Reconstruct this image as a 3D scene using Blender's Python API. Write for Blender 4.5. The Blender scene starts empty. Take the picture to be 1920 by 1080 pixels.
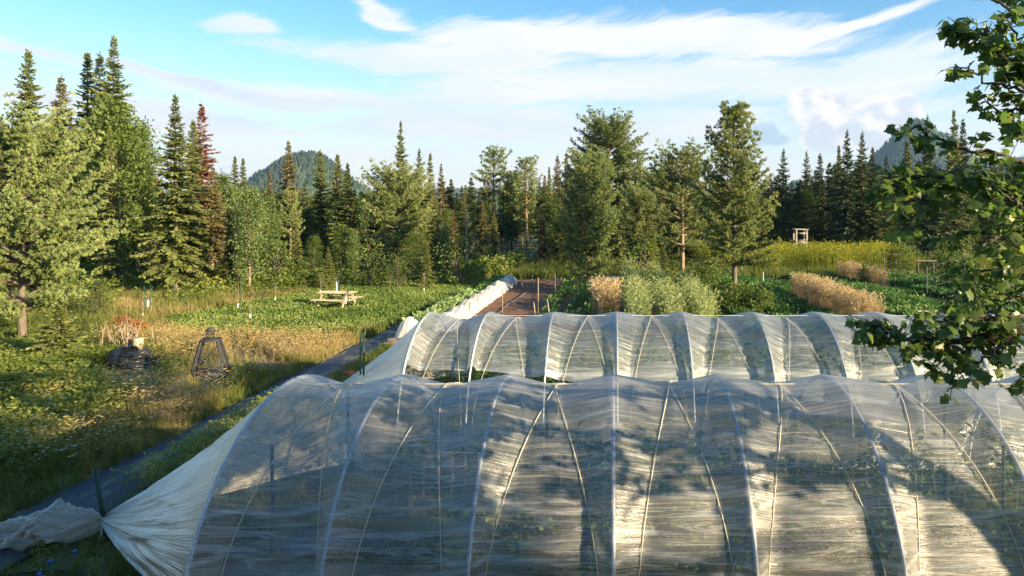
import bpy, math, random
import numpy as np
from math import sin, cos, pi, radians, sqrt

# ------------------------------------------------------------------ camera, world, sun
SC = bpy.context.scene
COL = SC.collection
F, PX, PY, H = 1280.0, 1150.0, 400.0, 4.5       # focal length / principal point in photo pixels, eye height
cam = bpy.data.cameras.new('camera')
camo = bpy.data.objects.new('camera', cam); COL.objects.link(camo)
camo.location = (0, 0, H); camo.rotation_euler = (pi/2, 0, 0)
cam.sensor_width = 36; cam.lens = 36*F/1920
cam.shift_x = -(PX-960)/1920; cam.shift_y = -(540-PY)/1920
cam.clip_start = 0.1; cam.clip_end = 9000
SC.camera = camo
SUN_AZ = (0.87, -0.493)       # horizontal direction towards the sun: right and behind the camera
SUN_EL = radians(15)
SC.view_settings.view_transform = 'Standard'; SC.view_settings.look = 'None'
SC.view_settings.exposure = 1.62; SC.view_settings.gamma = 1
sl = bpy.data.lights.new('sun', 'SUN'); sl.energy = 5.0; sl.angle = radians(0.5); sl.color = (1, 0.79, 0.48)
so = bpy.data.objects.new('sun', sl); COL.objects.link(so)
from mathutils import Vector, Matrix
sv = Vector((SUN_AZ[0]*cos(SUN_EL), SUN_AZ[1]*cos(SUN_EL), sin(SUN_EL)))
so.rotation_euler = sv.to_track_quat('Z', 'Y').to_euler(); so.location = (30, -20, 30)

W = bpy.data.worlds.new('World'); SC.world = W; W.use_nodes = True
def build_world():
    nt = W.node_tree; nt.nodes.clear(); N = nt.nodes; L = nt.links
    out = N.new('ShaderNodeOutputWorld'); bg = N.new('ShaderNodeBackground'); bg.inputs[1].default_value = 0.088
    sky = N.new('ShaderNodeTexSky'); sky.sky_type = 'NISHITA'; sky.sun_disc = False
    sky.sun_elevation = SUN_EL; sky.sun_rotation = math.atan2(SUN_AZ[0], SUN_AZ[1])
    sky.air_density = 1.2; sky.dust_density = 0.4; sky.ozone_density = 2.0
    tc = N.new('ShaderNodeTexCoord')
    sep = N.new('ShaderNodeSeparateXYZ'); L.new(tc.outputs['Generated'], sep.inputs[0])
    def M(op, a, b=None, c=None, clamp=False):
        n = N.new('ShaderNodeMath'); n.operation = op; n.use_clamp = clamp
        for i, v in enumerate((a, b, c)):
            if v is None: continue
            if isinstance(v, (int, float)): n.inputs[i].default_value = v
            else: L.new(v, n.inputs[i])
        return n.outputs[0]
    X, Y, Z = sep.outputs
    az = M('ARCTAN2', X, Y)                                   # 0 = straight ahead, + to the right
    el = M('ARCSINE', Z)
    def comb(a, b, c=0.0):
        n = N.new('ShaderNodeCombineXYZ')
        for i, v in enumerate((a, b, c)):
            if isinstance(v, (int, float)): n.inputs[i].default_value = v
            else: L.new(v, n.inputs[i])
        return n.outputs[0]
    def noise(vec, scale, detail, rough, dist=0):
        n = N.new('ShaderNodeTexNoise'); n.inputs['Scale'].default_value = scale; n.inputs['Detail'].default_value = detail
        n.inputs['Roughness'].default_value = rough; n.inputs['Distortion'].default_value = dist
        L.new(vec, n.inputs['Vector']); return n.outputs['Fac']
    wob = noise(comb(M('MULTIPLY', az, 5.0), M('MULTIPLY', el, 14.0)), 1.0, 3, .5)
    elw = M('ADD', el, M('MULTIPLY', M('SUBTRACT', wob, .5), .05))
    azw = M('ADD', az, M('MULTIPLY', M('SUBTRACT', wob, .5), .12))
    def blob(px, py, rx, ry, tilt=0.0, p=2.0, warp=True, soft=1.0):
        a0 = math.atan((px-PX)/F); e0 = math.atan((PY-py)/F*cos(a0)); ra = rx/F*cos(a0)**2; re = ry/F*cos(a0)
        da = M('SUBTRACT', azw if warp else az, a0); de = M('SUBTRACT', elw if warp else el, e0)
        if tilt: de = M('SUBTRACT', de, M('MULTIPLY', da, tilt))
        r = M('ADD', M('POWER', M('ABSOLUTE', M('DIVIDE', da, ra)), p), M('POWER', M('ABSOLUTE', M('DIVIDE', de, re)), 2.0))
        return M('EXPONENT', M('MULTIPLY', r, -soft))
    def sm(v, a, b):
        n = N.new('ShaderNodeMapRange'); n.interpolation_type = 'SMOOTHSTEP'
        n.inputs['From Min'].default_value = a; n.inputs['From Max'].default_value = b
        L.new(v, n.inputs['Value']); return n.outputs['Result']
    # wispy cirrus streaks
    st = noise(comb(M('MULTIPLY', azw, 3.2), M('MULTIPLY', M('SUBTRACT', elw, M('MULTIPLY', az, .05)), 26.0)), 1.0, 8, .62, .4)
    fine = noise(comb(M('MULTIPLY', azw, 16), M('MULTIPLY', M('SUBTRACT', elw, M('MULTIPLY', az, .25)), 80)), 1.0, 6, .65, .8)
    dens = M('ADD', M('MULTIPLY', st, .58), M('MULTIPLY', fine, .42))
    env = blob(1180, 78, 420, 40, .0, 4)
    for b in (blob(740, 25, 75, 24, -.3), blob(860, 110, 340, 32), blob(1250, 150, 480, 50), blob(455, 45, 75, 22, 0, 2), blob(60, 100, 160, 14, -.12),
              blob(350, 150, 240, 14, -.14), blob(1640, 140, 200, 52, .12), blob(1560, 60, 260, 13, .22), blob(250, 200, 460, 20), blob(620, 190, 340, 22, -.05), blob(900, 240, 300, 40), blob(420, 235, 200, 14), blob(1250, 240, 220, 40, .1), blob(940, 180, 260, 22, .05)):
        env = M('MAXIMUM', env, b)
    horiz = sm(el, .27, .02)                                     # whiter towards the horizon
    e2 = M('MAXIMUM', env, M('MULTIPLY', horiz, .55))
    # centre/right is cloudier than the left
    cov = sm(M('ADD', dens, M('MULTIPLY', e2, .56)), .60, .92)
    cov = M('MULTIPLY', cov, .95)
    def mix(f, a, b):
        n = N.new('ShaderNodeMix'); n.data_type = 'RGBA'
        if isinstance(f, (int, float)): n.inputs[0].default_value = f
        else: L.new(f, n.inputs[0])
        for k, v in ((6, a), (7, b)):
            if isinstance(v, tuple): n.inputs[k].default_value = (*v, 1)
            else: L.new(v, n.inputs[k])
        return n.outputs[2]
    hsv = N.new('ShaderNodeHueSaturation'); hsv.inputs['Hue'].default_value = .506; hsv.inputs['Saturation'].default_value = 1.45
    hsv.inputs['Value'].default_value = 1.0; L.new(sky.outputs[0], hsv.inputs['Color'])
    c0 = hsv.outputs[0]
    zen = sm(el, .36, .9)                                       # keep the overhead sky deeper
    c0 = mix(M('MULTIPLY', zen, .35), c0, sky.outputs[0])
    base = mix(M('MULTIPLY', sm(el, .26, .0), .85), c0, (3.5, 3.65, 3.9))
    shade = noise(comb(M('MULTIPLY', az, 4), M('MULTIPLY', el, 18), 3.1), 1.0, 4, .55)
    ccol = mix(sm(shade, .35, .62), (3.5, 3.85, 4.3), (4.2, 4.1, 4.05))
    c = mix(cov, base, ccol)
    # shaded grey-blue cloud bar on the left
    bar = M('MULTIPLY', blob(400, 158, 190, 9, -.13), .35)
    c = mix(bar, c, (2.0, 2.8, 3.9))
    # cumulus bank low on the right: puffy tops, sun-warmed on its right side
    puff = noise(comb(M('MULTIPLY', az, 30), M('MULTIPLY', el, 38)), 1.0, 6, .55, .2)
    cu = blob(1550, 210, 85, 42, 0, 2, False)
    for b in (blob(1660, 212, 80, 38, 0, 2, False), blob(1520, 182, 48, 22, 0, 2, False), blob(1700, 205, 40, 34, 0, 2, False), blob(1600, 250, 130, 40, 0, 2, False)):
        cu = M('MAXIMUM', cu, b)
    cuf = sm(M('ADD', cu, M('MULTIPLY', M('SUBTRACT', puff, .5), .55)), .30, .66)
    lit = noise(comb(M('ADD', M('MULTIPLY', az, 30), -.35), M('ADD', M('MULTIPLY', el, 38), -.5)), 1.0, 5, .55, .2)
    litf = sm(M('ADD', M('SUBTRACT', puff, lit), M('MULTIPLY', M('SUBTRACT', el, .135), 3.2)), -.14, .14)
    cucol = mix(litf, (3.1, 3.25, 3.6), (4.7, 4.3, 3.95))
    c = mix(M('MULTIPLY', cuf, .9), c, cucol)
    cu2 = M('MAXIMUM', blob(1432, 252, 30, 24, 0, 4, False), blob(1455, 262, 30, 12, 0, 2, False))
    c = mix(M('MULTIPLY', sm(M('ADD', cu2, M('MULTIPLY', M('SUBTRACT', puff, .5), .4)), .25, .7), .6), c, (1.75, 2.4, 3.3))
    L.new(c, bg.inputs[0]); L.new(bg.outputs[0], out.inputs[0])
build_world()

# ------------------------------------------------------------------ helpers
def ground_z(x, y):
    t = np.clip((np.asarray(y, float)-58)/60, 0, 1)
    return 0.9*t*t*(3-2*t)
def at(px, py):
    """ground point seen at a photo pixel"""
    Y = F*H/(py-PY); return ((px-PX)/F*Y, Y)
def xz(px, Y): return (px-PX)/F*Y
def zz(py, Y): return H-(py-PY)/F*Y

def tag(o, label=None, cat=None, group=None, kind=None):
    if label: o['label'] = label
    if cat: o['category'] = cat
    if group: o['group'] = group
    if kind: o['kind'] = kind
    return o

def mesh_np(name, V, Q=None, T=None, tint=None, mat=None, smooth=False, extra=None):
    """V (n,3); Q (m,4) quads; T (k,3) tris"""
    me = bpy.data.meshes.new(name)
    V = np.asarray(V, np.float32)
    me.vertices.add(len(V)); me.vertices.foreach_set('co', V.ravel())
    idx = []; sizes = []
    if Q is not None and len(Q): idx.append(np.asarray(Q, np.int32).ravel()); sizes.append(np.full(len(Q), 4, np.int32))
    if T is not None and len(T): idx.append(np.asarray(T, np.int32).ravel()); sizes.append(np.full(len(T), 3, np.int32))
    idx = np.concatenate(idx); sizes = np.concatenate(sizes)
    me.loops.add(len(idx)); me.loops.foreach_set('vertex_index', idx)
    me.polygons.add(len(sizes))
    st = np.zeros(len(sizes), np.int32); st[1:] = np.cumsum(sizes)[:-1]
    me.polygons.foreach_set('loop_start', st)
    if smooth: me.polygons.foreach_set('use_smooth', np.ones(len(sizes), bool))
    me.update(calc_edges=True)
    if tint is not None:
        a = me.attributes.new('tint', 'FLOAT', 'POINT'); a.data.foreach_set('value', np.asarray(tint, np.float32))
    for k, v in (extra or {}).items():
        a = me.attributes.new(k, 'FLOAT', 'POINT'); a.data.foreach_set('value', np.asarray(v, np.float32))
    if mat: me.materials.append(mat)
    return me
def link(name, me, parent=None, loc=None):
    o = bpy.data.objects.new(name, me); COL.objects.link(o)
    if parent: o.parent = parent
    if loc: o.location = loc
    return o
def empty(name, loc=(0, 0, 0), rz=0):
    o = bpy.data.objects.new(name, None); COL.objects.link(o); o.location = loc; o.rotation_euler = (0, 0, rz)
    o.empty_display_size = .3; return o

class MB:
    """mesh builder"""
    def __init__(s): s.V = []; s.Q = []; s.T = []; s.t = []; s.n = 0
    def add(s, V, Q=None, T=None, tint=0.5):
        V = np.asarray(V, float).reshape(-1, 3)
        if Q is not None and len(Q): s.Q.append(np.asarray(Q, int).reshape(-1, 4)+s.n)
        if T is not None and len(T): s.T.append(np.asarray(T, int).reshape(-1, 3)+s.n)
        s.t.append(np.broadcast_to(np.asarray(tint, float), (len(V),)).copy()); s.V.append(V); s.n += len(V); return s
    def box(s, c, d, R=None, tint=.5, bev=0.0):
        x, y, z = np.array(d)/2.
        if bev <= 0:
            P = np.array([(i*x, j*y, k*z) for k in (-1, 1) for j in (-1, 1) for i in (-1, 1)])
            Q = [(0, 2, 3, 1), (4, 5, 7, 6), (0, 1, 5, 4), (2, 6, 7, 3), (0, 4, 6, 2), (1, 3, 7, 5)]
            T = None
        else:
            b = min(bev, x*.9, y*.9, z*.9); P = []; ix = {}
            for k in (-1, 1):
                for j in (-1, 1):
                    for i in (-1, 1):
                        for ax in range(3):
                            p = [i*(x-b), j*(y-b), k*(z-b)]; p[ax] = (i*x, j*y, k*z)[ax]; ix[(i, j, k, ax)] = len(P); P.append(p)
            P = np.array(P); Q = []; T = []
            for ax in range(3):
                o = [a for a in range(3) if a != ax]
                for sg in (-1, 1):
                    f = []
                    for a, b2 in ((-1, -1), (1, -1), (1, 1), (-1, 1)):
                        c3 = [0, 0, 0]; c3[ax] = sg; c3[o[0]] = a; c3[o[1]] = b2; f.append(ix[(*c3, ax)])
                    Q.append(f)
                for a in (-1, 1):
                    for b2 in (-1, 1):
                        c3 = [0, 0, 0]; c3[o[0]] = a; c3[o[1]] = b2; f = []
                        for sg, aa in ((-1, o[0]), (1, o[0]), (1, o[1]), (-1, o[1])):
                            c4 = list(c3); c4[ax] = sg; f.append(ix[(*c4, aa)])
                        Q.append(f)
            for k in (-1, 1):
                for j in (-1, 1):
                    for i in (-1, 1): T.append([ix[(i, j, k, a)] for a in range(3)])
        if R is not None: P = P @ np.array(R).T
        return s.add(P+np.array(c), Q, T, tint)
    def bar(s, a, b, w, h, tint=.5, bev=0.0, up=(0, 0, 1)):
        a = np.array(a, float); b = np.array(b, float); d = b-a; L = np.linalg.norm(d); d = d/L
        u = np.array(up, float)
        if abs(d@u) > .98: u = np.array((1., 0, 0))
        sx = np.cross(d, u); sx /= np.linalg.norm(sx); uu = np.cross(sx, d)
        R = np.stack([d, sx, uu], 1); return s.box((a+b)/2, (L, w, h), R, tint, bev)
    def tube(s, P, r, n=6, tint=.5, cap=True):
        P = np.array(P, float); m = len(P); r = np.broadcast_to(np.asarray(r, float), (m,))
        T = np.gradient(P, axis=0); T /= np.linalg.norm(T, axis=1)[:, None]+1e-9
        ref = np.array((0, 0, 1.)) if abs(T[0, 2]) < .9 else np.array((1., 0, 0))
        A = np.cross(T, ref); A /= np.linalg.norm(A, axis=1)[:, None]+1e-9; B = np.cross(T, A)
        ang = np.arange(n)*2*pi/n
        V = P[:, None]+r[:, None, None]*(A[:, None]*np.cos(ang)[None, :, None]+B[:, None]*np.sin(ang)[None, :, None])
        i = np.arange(m-1)[:, None]*n; j = np.arange(n)[None]; j2 = (j+1) % n
        Q = np.stack([i+j, i+j2, i+n+j2, i+n+j], -1).reshape(-1, 4)
        V = V.reshape(-1, 3); T3 = []
        if cap:
            V = np.vstack([V, P[0], P[-1]]); a = m*n
            T3 = [(a, (k+1) % n, k) for k in range(n)]+[(a+1, (m-1)*n+k, (m-1)*n+(k+1) % n) for k in range(n)]
        return s.add(V, Q, T3, tint)
    def grid(s, P, tint=.5):
        """P (a,b,3)"""
        a, b = P.shape[:2]; i = np.arange(a-1)[:, None]*b; j = np.arange(b-1)[None]
        Q = np.stack([i+j, i+b+j, i+b+j+1, i+j+1], -1).reshape(-1, 4); return s.add(P.reshape(-1, 3), Q, None, tint)
    def diamonds(s, P, D, S, l, w, tint=.5, belly=.45):
        l = np.asarray(l)[..., None]; w = np.asarray(w)[..., None]; n = len(P)
        V = np.stack([P, P+D*l*belly+S*w/2, P+D*l, P+D*l*belly-S*w/2], 1).reshape(-1, 3)
        Q = np.arange(n*4).reshape(n, 4); t = np.repeat(np.broadcast_to(np.asarray(tint, float), (n,)), 4)
        return s.add(V, Q, None, t)
    def mesh(s, name, mat, smooth=False, extra=None):
        Q = np.concatenate(s.Q) if s.Q else None; T = np.concatenate(s.T) if s.T else None
        return mesh_np(name, np.concatenate(s.V), Q, T, np.concatenate(s.t), mat, smooth, extra)
    def build(s, name, mat, parent=None, smooth=False, loc=None): return link(name, s.mesh(name, mat, smooth), parent, loc)

def unit(v): return v/(np.linalg.norm(v, axis=-1, keepdims=True)+1e-9)
def vnoise(x, y, seed=0):
    r = np.random.RandomState(seed); G = r.rand(256, 256)
    xi = np.floor(x).astype(int); yi = np.floor(y).astype(int); fx = x-xi; fy = y-yi
    fx = fx*fx*(3-2*fx); fy = fy*fy*(3-2*fy); g = lambda a, b: G[a % 256, b % 256]
    return (g(xi, yi)*(1-fx)+g(xi+1, yi)*fx)*(1-fy)+(g(xi, yi+1)*(1-fx)+g(xi+1, yi+1)*fx)*fy
def fbm(x, y, o=4, seed=0):
    s = 0; a = .5; t = 0
    for k in range(o): s = s+a*vnoise(x*2**k, y*2**k, seed+k); t += a; a *= .5
    return s/t
def scatter(mb, tpl, pts, sc, rng, tilt=.15, tint=None, flat=None):
    """tpl=(V,F,tintoffset per vert) replicated at pts"""
    V, Fq, tv = tpl; n = len(pts)
    if n == 0: return
    a = rng.rand(n)*2*pi; ca, sa = np.cos(a), np.sin(a); Z = np.zeros(n); O = np.ones(n)
    R = np.stack([np.stack([ca, -sa, Z], -1), np.stack([sa, ca, Z], -1), np.stack([Z, Z, O], -1)], 1)
    tx = rng.randn(n)*tilt; ty = rng.randn(n)*tilt
    sc = np.broadcast_to(np.asarray(sc, float), (n,))
    W_ = np.einsum('nij,vj->nvi', R, V)*sc[:, None, None]
    W_[..., 0] += W_[..., 2]*tx[:, None]; W_[..., 1] += W_[..., 2]*ty[:, None]
    W_ += pts[:, None]
    nv = len(V); Q = (np.asarray(Fq)[None]+(np.arange(n)*nv)[:, None, None]).reshape(-1, np.asarray(Fq).shape[1])
    t = (np.broadcast_to(np.asarray(.5 if tint is None else tint, float), (n,))[:, None]+tv[None]).ravel()
    if Q.shape[1] == 4: mb.add(W_.reshape(-1, 3), Q, None, t)
    else: mb.add(W_.reshape(-1, 3), None, Q, t)
def inpoly(x, y, P):
    P = np.array(P); r = np.zeros(len(x), bool); j = len(P)-1
    for i in range(len(P)):
        xi, yi = P[i]; xj, yj = P[j]
        c = ((yi > y) != (yj > y)) & (x < (xj-xi)*(y-yi)/(yj-yi+1e-12)+xi); r ^= c; j = i
    return r
def rand_in(rng, n, x0, x1, y0, y1):
    return x0+(x1-x0)*rng.rand(n), y0+(y1-y0)*rng.rand(n)
def visible(x, y, pad=.06):
    """inside the picture's horizontal wedge (a little beyond for side steps)"""
    return (x > (-PX/F-pad)*y-1.5) & (x < ((1920-PX)/F+pad)*y+1.5)
def XYZ(x, y, z=0.): return np.stack([x, y, ground_z(x, y)+z], -1)

# ------------------------------------------------------------------ materials
def newmat(name):
    m = bpy.data.materials.new(name); m.use_nodes = True; nt = m.node_tree; nt.nodes.clear(); return m, nt.nodes, nt.links
def ramp(N, cols):
    r = N.new('ShaderNodeValToRGB'); e = r.color_ramp.elements
    while len(e) < len(cols): e.new(.5)
    for k, (p, c) in enumerate(cols): e[k].position = p; e[k].color = (*c, 1)
    return r
def leafmat(name, cols, trans=.35, nscale=1.5, rough=.6, objrand=.25, gloss=.25, namp=.5):
    m, N, L = newmat(name)
    out = N.new('ShaderNodeOutputMaterial'); at_ = N.new('ShaderNodeAttribute'); at_.attribute_name = 'tint'
    geo = N.new('ShaderNodeNewGeometry'); no = N.new('ShaderNodeTexNoise'); no.inputs['Scale'].default_value = nscale; no.inputs['Detail'].default_value = 3
    L.new(geo.outputs['Position'], no.inputs['Vector'])
    oi = N.new('ShaderNodeObjectInfo')
    a = N.new('ShaderNodeMath'); a.operation = 'MULTIPLY_ADD'; L.new(no.outputs['Fac'], a.inputs[0]); a.inputs[1].default_value = namp; L.new(at_.outputs['Fac'], a.inputs[2])
    b = N.new('ShaderNodeMath'); b.operation = 'MULTIPLY_ADD'; L.new(oi.outputs['Random'], b.inputs[0]); b.inputs[1].default_value = objrand; L.new(a.outputs[0], b.inputs[2])
    c = N.new('ShaderNodeMath'); c.operation = 'SUBTRACT'; L.new(b.outputs[0], c.inputs[0]); c.inputs[1].default_value = namp/2+objrand/2
    r = ramp(N, cols); L.new(c.outputs[0], r.inputs[0])
    p = N.new('ShaderNodeBsdfPrincipled'); L.new(r.outputs[0], p.inputs['Base Color']); p.inputs['Roughness'].default_value = rough
    p.inputs['Specular IOR Level'].default_value = gloss
    if trans > 0:
        t = N.new('ShaderNodeBsdfTranslucent'); h = N.new('ShaderNodeHueSaturation'); h.inputs['Value'].default_value = 1.3; h.inputs['Saturation'].default_value = 1.1
        L.new(r.outputs[0], h.inputs['Color']); L.new(h.outputs[0], t.inputs[0])
        mx = N.new('ShaderNodeMixShader'); mx.inputs[0].default_value = trans; L.new(p.outputs[0], mx.inputs[1]); L.new(t.outputs[0], mx.inputs[2])
        L.new(mx.outputs[0], out.inputs[0])
    else: L.new(p.outputs[0], out.inputs[0])
    return m
def simplemat(name, c1, c2=None, scale=8, rough=.7, bump=.2, metal=0, stretch=(1, 1, 1), spec=.4, detail=6, coord='Object'):
    m, N, L = newmat(name); out = N.new('ShaderNodeOutputMaterial'); p = N.new('ShaderNodeBsdfPrincipled'); L.new(p.outputs[0], out.inputs[0])
    tc = N.new('ShaderNodeTexCoord'); mp = N.new('ShaderNodeMapping'); mp.inputs['Scale'].default_value = stretch
    L.new(tc.outputs[coord], mp.inputs[0]); no = N.new('ShaderNodeTexNoise'); no.inputs['Scale'].default_value = scale; no.inputs['Detail'].default_value = detail
    no.inputs['Roughness'].default_value = .62; L.new(mp.outputs[0], no.inputs['Vector'])
    r = ramp(N, [(.32, c1), (.68, c2 or c1)]); L.new(no.outputs['Fac'], r.inputs[0]); L.new(r.outputs[0], p.inputs['Base Color'])
    p.inputs['Roughness'].default_value = rough; p.inputs['Metallic'].default_value = metal; p.inputs['Specular IOR Level'].default_value = spec
    if bump:
        b = N.new('ShaderNodeBump'); b.inputs['Strength'].default_value = bump; b.inputs['Distance'].default_value = .02; L.new(no.outputs['Fac'], b.inputs['Height']); L.new(b.outputs[0], p.inputs['Normal'])
    return m
M = {}
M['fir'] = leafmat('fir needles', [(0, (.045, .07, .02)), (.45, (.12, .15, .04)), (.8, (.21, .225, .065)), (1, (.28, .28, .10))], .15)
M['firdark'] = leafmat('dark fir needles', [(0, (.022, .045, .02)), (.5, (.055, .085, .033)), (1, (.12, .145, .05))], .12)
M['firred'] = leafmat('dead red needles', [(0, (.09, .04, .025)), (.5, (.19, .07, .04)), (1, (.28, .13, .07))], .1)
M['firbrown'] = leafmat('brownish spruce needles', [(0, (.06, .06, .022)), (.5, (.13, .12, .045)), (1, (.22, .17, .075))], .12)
M['pine'] = leafmat('white pine needles', [(0, (.07, .10, .035)), (.5, (.18, .225, .07)), (1, (.33, .36, .13))], .25, 1.2)
M['pinepale'] = leafmat('pale pine needles', [(0, (.10, .14, .05)), (.5, (.21, .27, .09)), (1, (.36, .41, .16))], .28, 1.2)
M['broad'] = leafmat('broad leaves', [(0, (.05, .085, .015)), (.5, (.10, .148, .03)), (1, (.19, .24, .06))], .35)
M['poplar'] = leafmat('poplar leaves', [(0, (.06, .10, .03)), (.5, (.12, .18, .05)), (1, (.27, .32, .14))], .35)
M['shrub'] = leafmat('shrub leaves', [(0, (.04, .065, .018)), (.5, (.10, .135, .035)), (1, (.20, .23, .06))], .35, objrand=.55)
M['maple'] = leafmat('maple leaves', [(0, (.035, .075, .018)), (.5, (.10, .165, .036)), (.85, (.20, .26, .06)), (1, (.34, .33, .10))], .5, 1.0, .42, .0, .5)
M['grass'] = leafmat('meadow grass', [(0, (.08, .11, .02)), (.3, (.15, .18, .04)), (.52, (.25, .24, .075)), (.75, (.40, .31, .13)), (1, (.50, .38, .20))], .4, .35, .7, 0, .2, .35)
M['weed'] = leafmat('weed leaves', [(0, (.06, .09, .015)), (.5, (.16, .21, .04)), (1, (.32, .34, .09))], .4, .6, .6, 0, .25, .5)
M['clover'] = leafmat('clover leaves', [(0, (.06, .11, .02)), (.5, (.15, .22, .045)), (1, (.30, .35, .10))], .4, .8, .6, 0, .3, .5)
M['wheat'] = leafmat('ripe wheat', [(0, (.26, .20, .10)), (.5, (.42, .33, .18)), (1, (.60, .48, .28))], .3, 1.0, .6, 0)
M['greengrain'] = leafmat('green grain', [(0, (.10, .15, .04)), (.5, (.21, .27, .09)), (1, (.40, .44, .20))], .35, .8, .6, 0)
M['mustard'] = leafmat('mustard stems', [(0, (.08, .11, .015)), (.5, (.19, .22, .03)), (1, (.38, .37, .05))], .4, .5, .6, 0)
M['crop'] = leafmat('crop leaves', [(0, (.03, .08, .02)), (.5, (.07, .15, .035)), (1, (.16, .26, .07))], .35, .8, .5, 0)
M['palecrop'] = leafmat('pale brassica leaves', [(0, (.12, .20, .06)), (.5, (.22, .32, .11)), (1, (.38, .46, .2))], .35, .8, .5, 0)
M['flower'] = leafmat('white petals', [(0, (.6, .6, .55)), (1, (.8, .8, .74))], .3, 1, .6, 0)
M['rustfern'] = leafmat('rusty fern', [(0, (.25, .08, .02)), (1, (.42, .15, .05))], .3)
M['bark'] = simplemat('bark', (.075, .058, .045), (.19, .155, .125), 14, .9, .8, stretch=(1, 1, .25))
M['barkpale'] = simplemat('pale bark', (.17, .12, .08), (.34, .26, .18), 14, .9, .8, stretch=(1, 1, .25))  # paler brown bark tone
M['birch'] = simplemat('birch bark', (.28, .25, .21), (.62, .58, .52), 9, .8, .3, stretch=(1, 1, 2.5))
M['mbark'] = simplemat('maple bark', (.04, .032, .024), (.10, .08, .06), 20, .9, .6)
M['pipe'] = simplemat('white plastic pipe', (.48, .51, .56), (.60, .63, .67), 5, .4, .05)
M['rope'] = simplemat('cream rope', (.50, .45, .34), (.74, .68, .53), 90, .9, .5)
M['whitestring'] = simplemat('white trellis string', (.55, .55, .5), (.7, .7, .66), 30, .8, 0)
M['greenpost'] = simplemat('green painted steel', (.012, .045, .03), (.02, .07, .045), 10, .5, .1)
M['darkwood'] = simplemat('dark stained wood', (.018, .02, .024), (.05, .052, .058), 14, .75, .5, stretch=(1, 1, .3))
M['wood'] = simplemat('fresh pine wood', (.24, .20, .14), (.42, .35, .25), 9, .65, .3, stretch=(.25, 1, 1))
M['greywood'] = simplemat('weathered wood', (.16, .15, .135), (.30, .275, .24), 9, .85, .4, stretch=(1, 1, .25))
M['stick'] = simplemat('dead sticks', (.16, .12, .085), (.36, .29, .22), 20, .9, .4)
M['stump'] = simplemat('cut wood', (.34, .26, .19), (.52, .42, .32), 12, .8, .3)
M['tarp'] = simplemat('black tarp', (.012, .014, .018), (.03, .034, .042), 4, .32, .5, spec=.6)
M['cloth'] = simplemat('white plastic sheet', (.55, .55, .55), (.72, .72, .72), 6, .5, .3)
M['red'] = simplemat('red plastic', (.5, .03, .03), (.6, .06, .05), 6, .4, .05)
M['bluepl'] = simplemat('blue plastic', (.03, .16, .55), (.05, .2, .6), 6, .4, .0)
M['guard'] = simplemat('white tree guard', (.5, .5, .48), (.66, .66, .64), 6, .6, .1)
M['metal'] = simplemat('galvanised wire', (.2, .2, .2), (.35, .35, .35), 20, .5, .1, metal=.6)
M['darkwire'] = simplemat('dark wire', (.02, .02, .02), (.05, .05, .05), 20, .6, .1)
M['hose'] = simplemat('black hose', (.015, .015, .015), (.04, .04, .04), 9, .5, .1)

def fabric_mat():
    m, N, L = newmat('woven ground fabric'); out = N.new('ShaderNodeOutputMaterial'); p = N.new('ShaderNodeBsdfPrincipled'); L.new(p.outputs[0], out.inputs[0])
    g = N.new('ShaderNodeNewGeometry'); n1 = N.new('ShaderNodeTexNoise'); n1.inputs['Scale'].default_value = 1.3; n1.inputs['Detail'].default_value = 8; n1.inputs['Roughness'].default_value = .65
    mp = N.new('ShaderNodeMapping'); mp.inputs['Scale'].default_value = (1.6, .45, 1); L.new(g.outputs['Position'], mp.inputs[0]); L.new(mp.outputs[0], n1.inputs['Vector'])
    r = ramp(N, [(.0, (.022, .027, .036)), (.5, (.035, .042, .055)), (.555, (.06, .066, .075)), (.615, (.22, .17, .11)), (.85, (.38, .29, .2))]); L.new(n1.outputs['Fac'], r.inputs[0]); L.new(r.outputs[0], p.inputs['Base Color'])
    p.inputs['Roughness'].default_value = .6; p.inputs['Specular IOR Level'].default_value = .35
    b = N.new('ShaderNodeBump'); b.inputs['Strength'].default_value = .5; b.inputs['Distance'].default_value = .05; L.new(n1.outputs['Fac'], b.inputs['Height']); L.new(b.outputs[0], p.inputs['Normal'])
    return m
M['fabric'] = fabric_mat()
def soil_mat():
    m, N, L = newmat('tilled soil'); out = N.new('ShaderNodeOutputMaterial'); p = N.new('ShaderNodeBsdfPrincipled'); L.new(p.outputs[0], out.inputs[0])
    g = N.new('ShaderNodeNewGeometry'); n1 = N.new('ShaderNodeTexNoise'); n1.inputs['Scale'].default_value = 5; n1.inputs['Detail'].default_value = 10; n1.inputs['Roughness'].default_value = .75; L.new(g.outputs['Position'], n1.inputs['Vector'])
    r = ramp(N, [(.3, (.09, .045, .024)), (.5, (.17, .085, .045)), (.72, (.28, .15, .08))]); L.new(n1.outputs['Fac'], r.inputs[0]); L.new(r.outputs[0], p.inputs['Base Color']); p.inputs['Roughness'].default_value = .95
    b = N.new('ShaderNodeBump'); b.inputs['Strength'].default_value = 1; b.inputs['Distance'].default_value = .08; L.new(n1.outputs['Fac'], b.inputs['Height']); L.new(b.outputs[0], p.inputs['Normal'])
    return m
M['soil'] = soil_mat()
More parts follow.
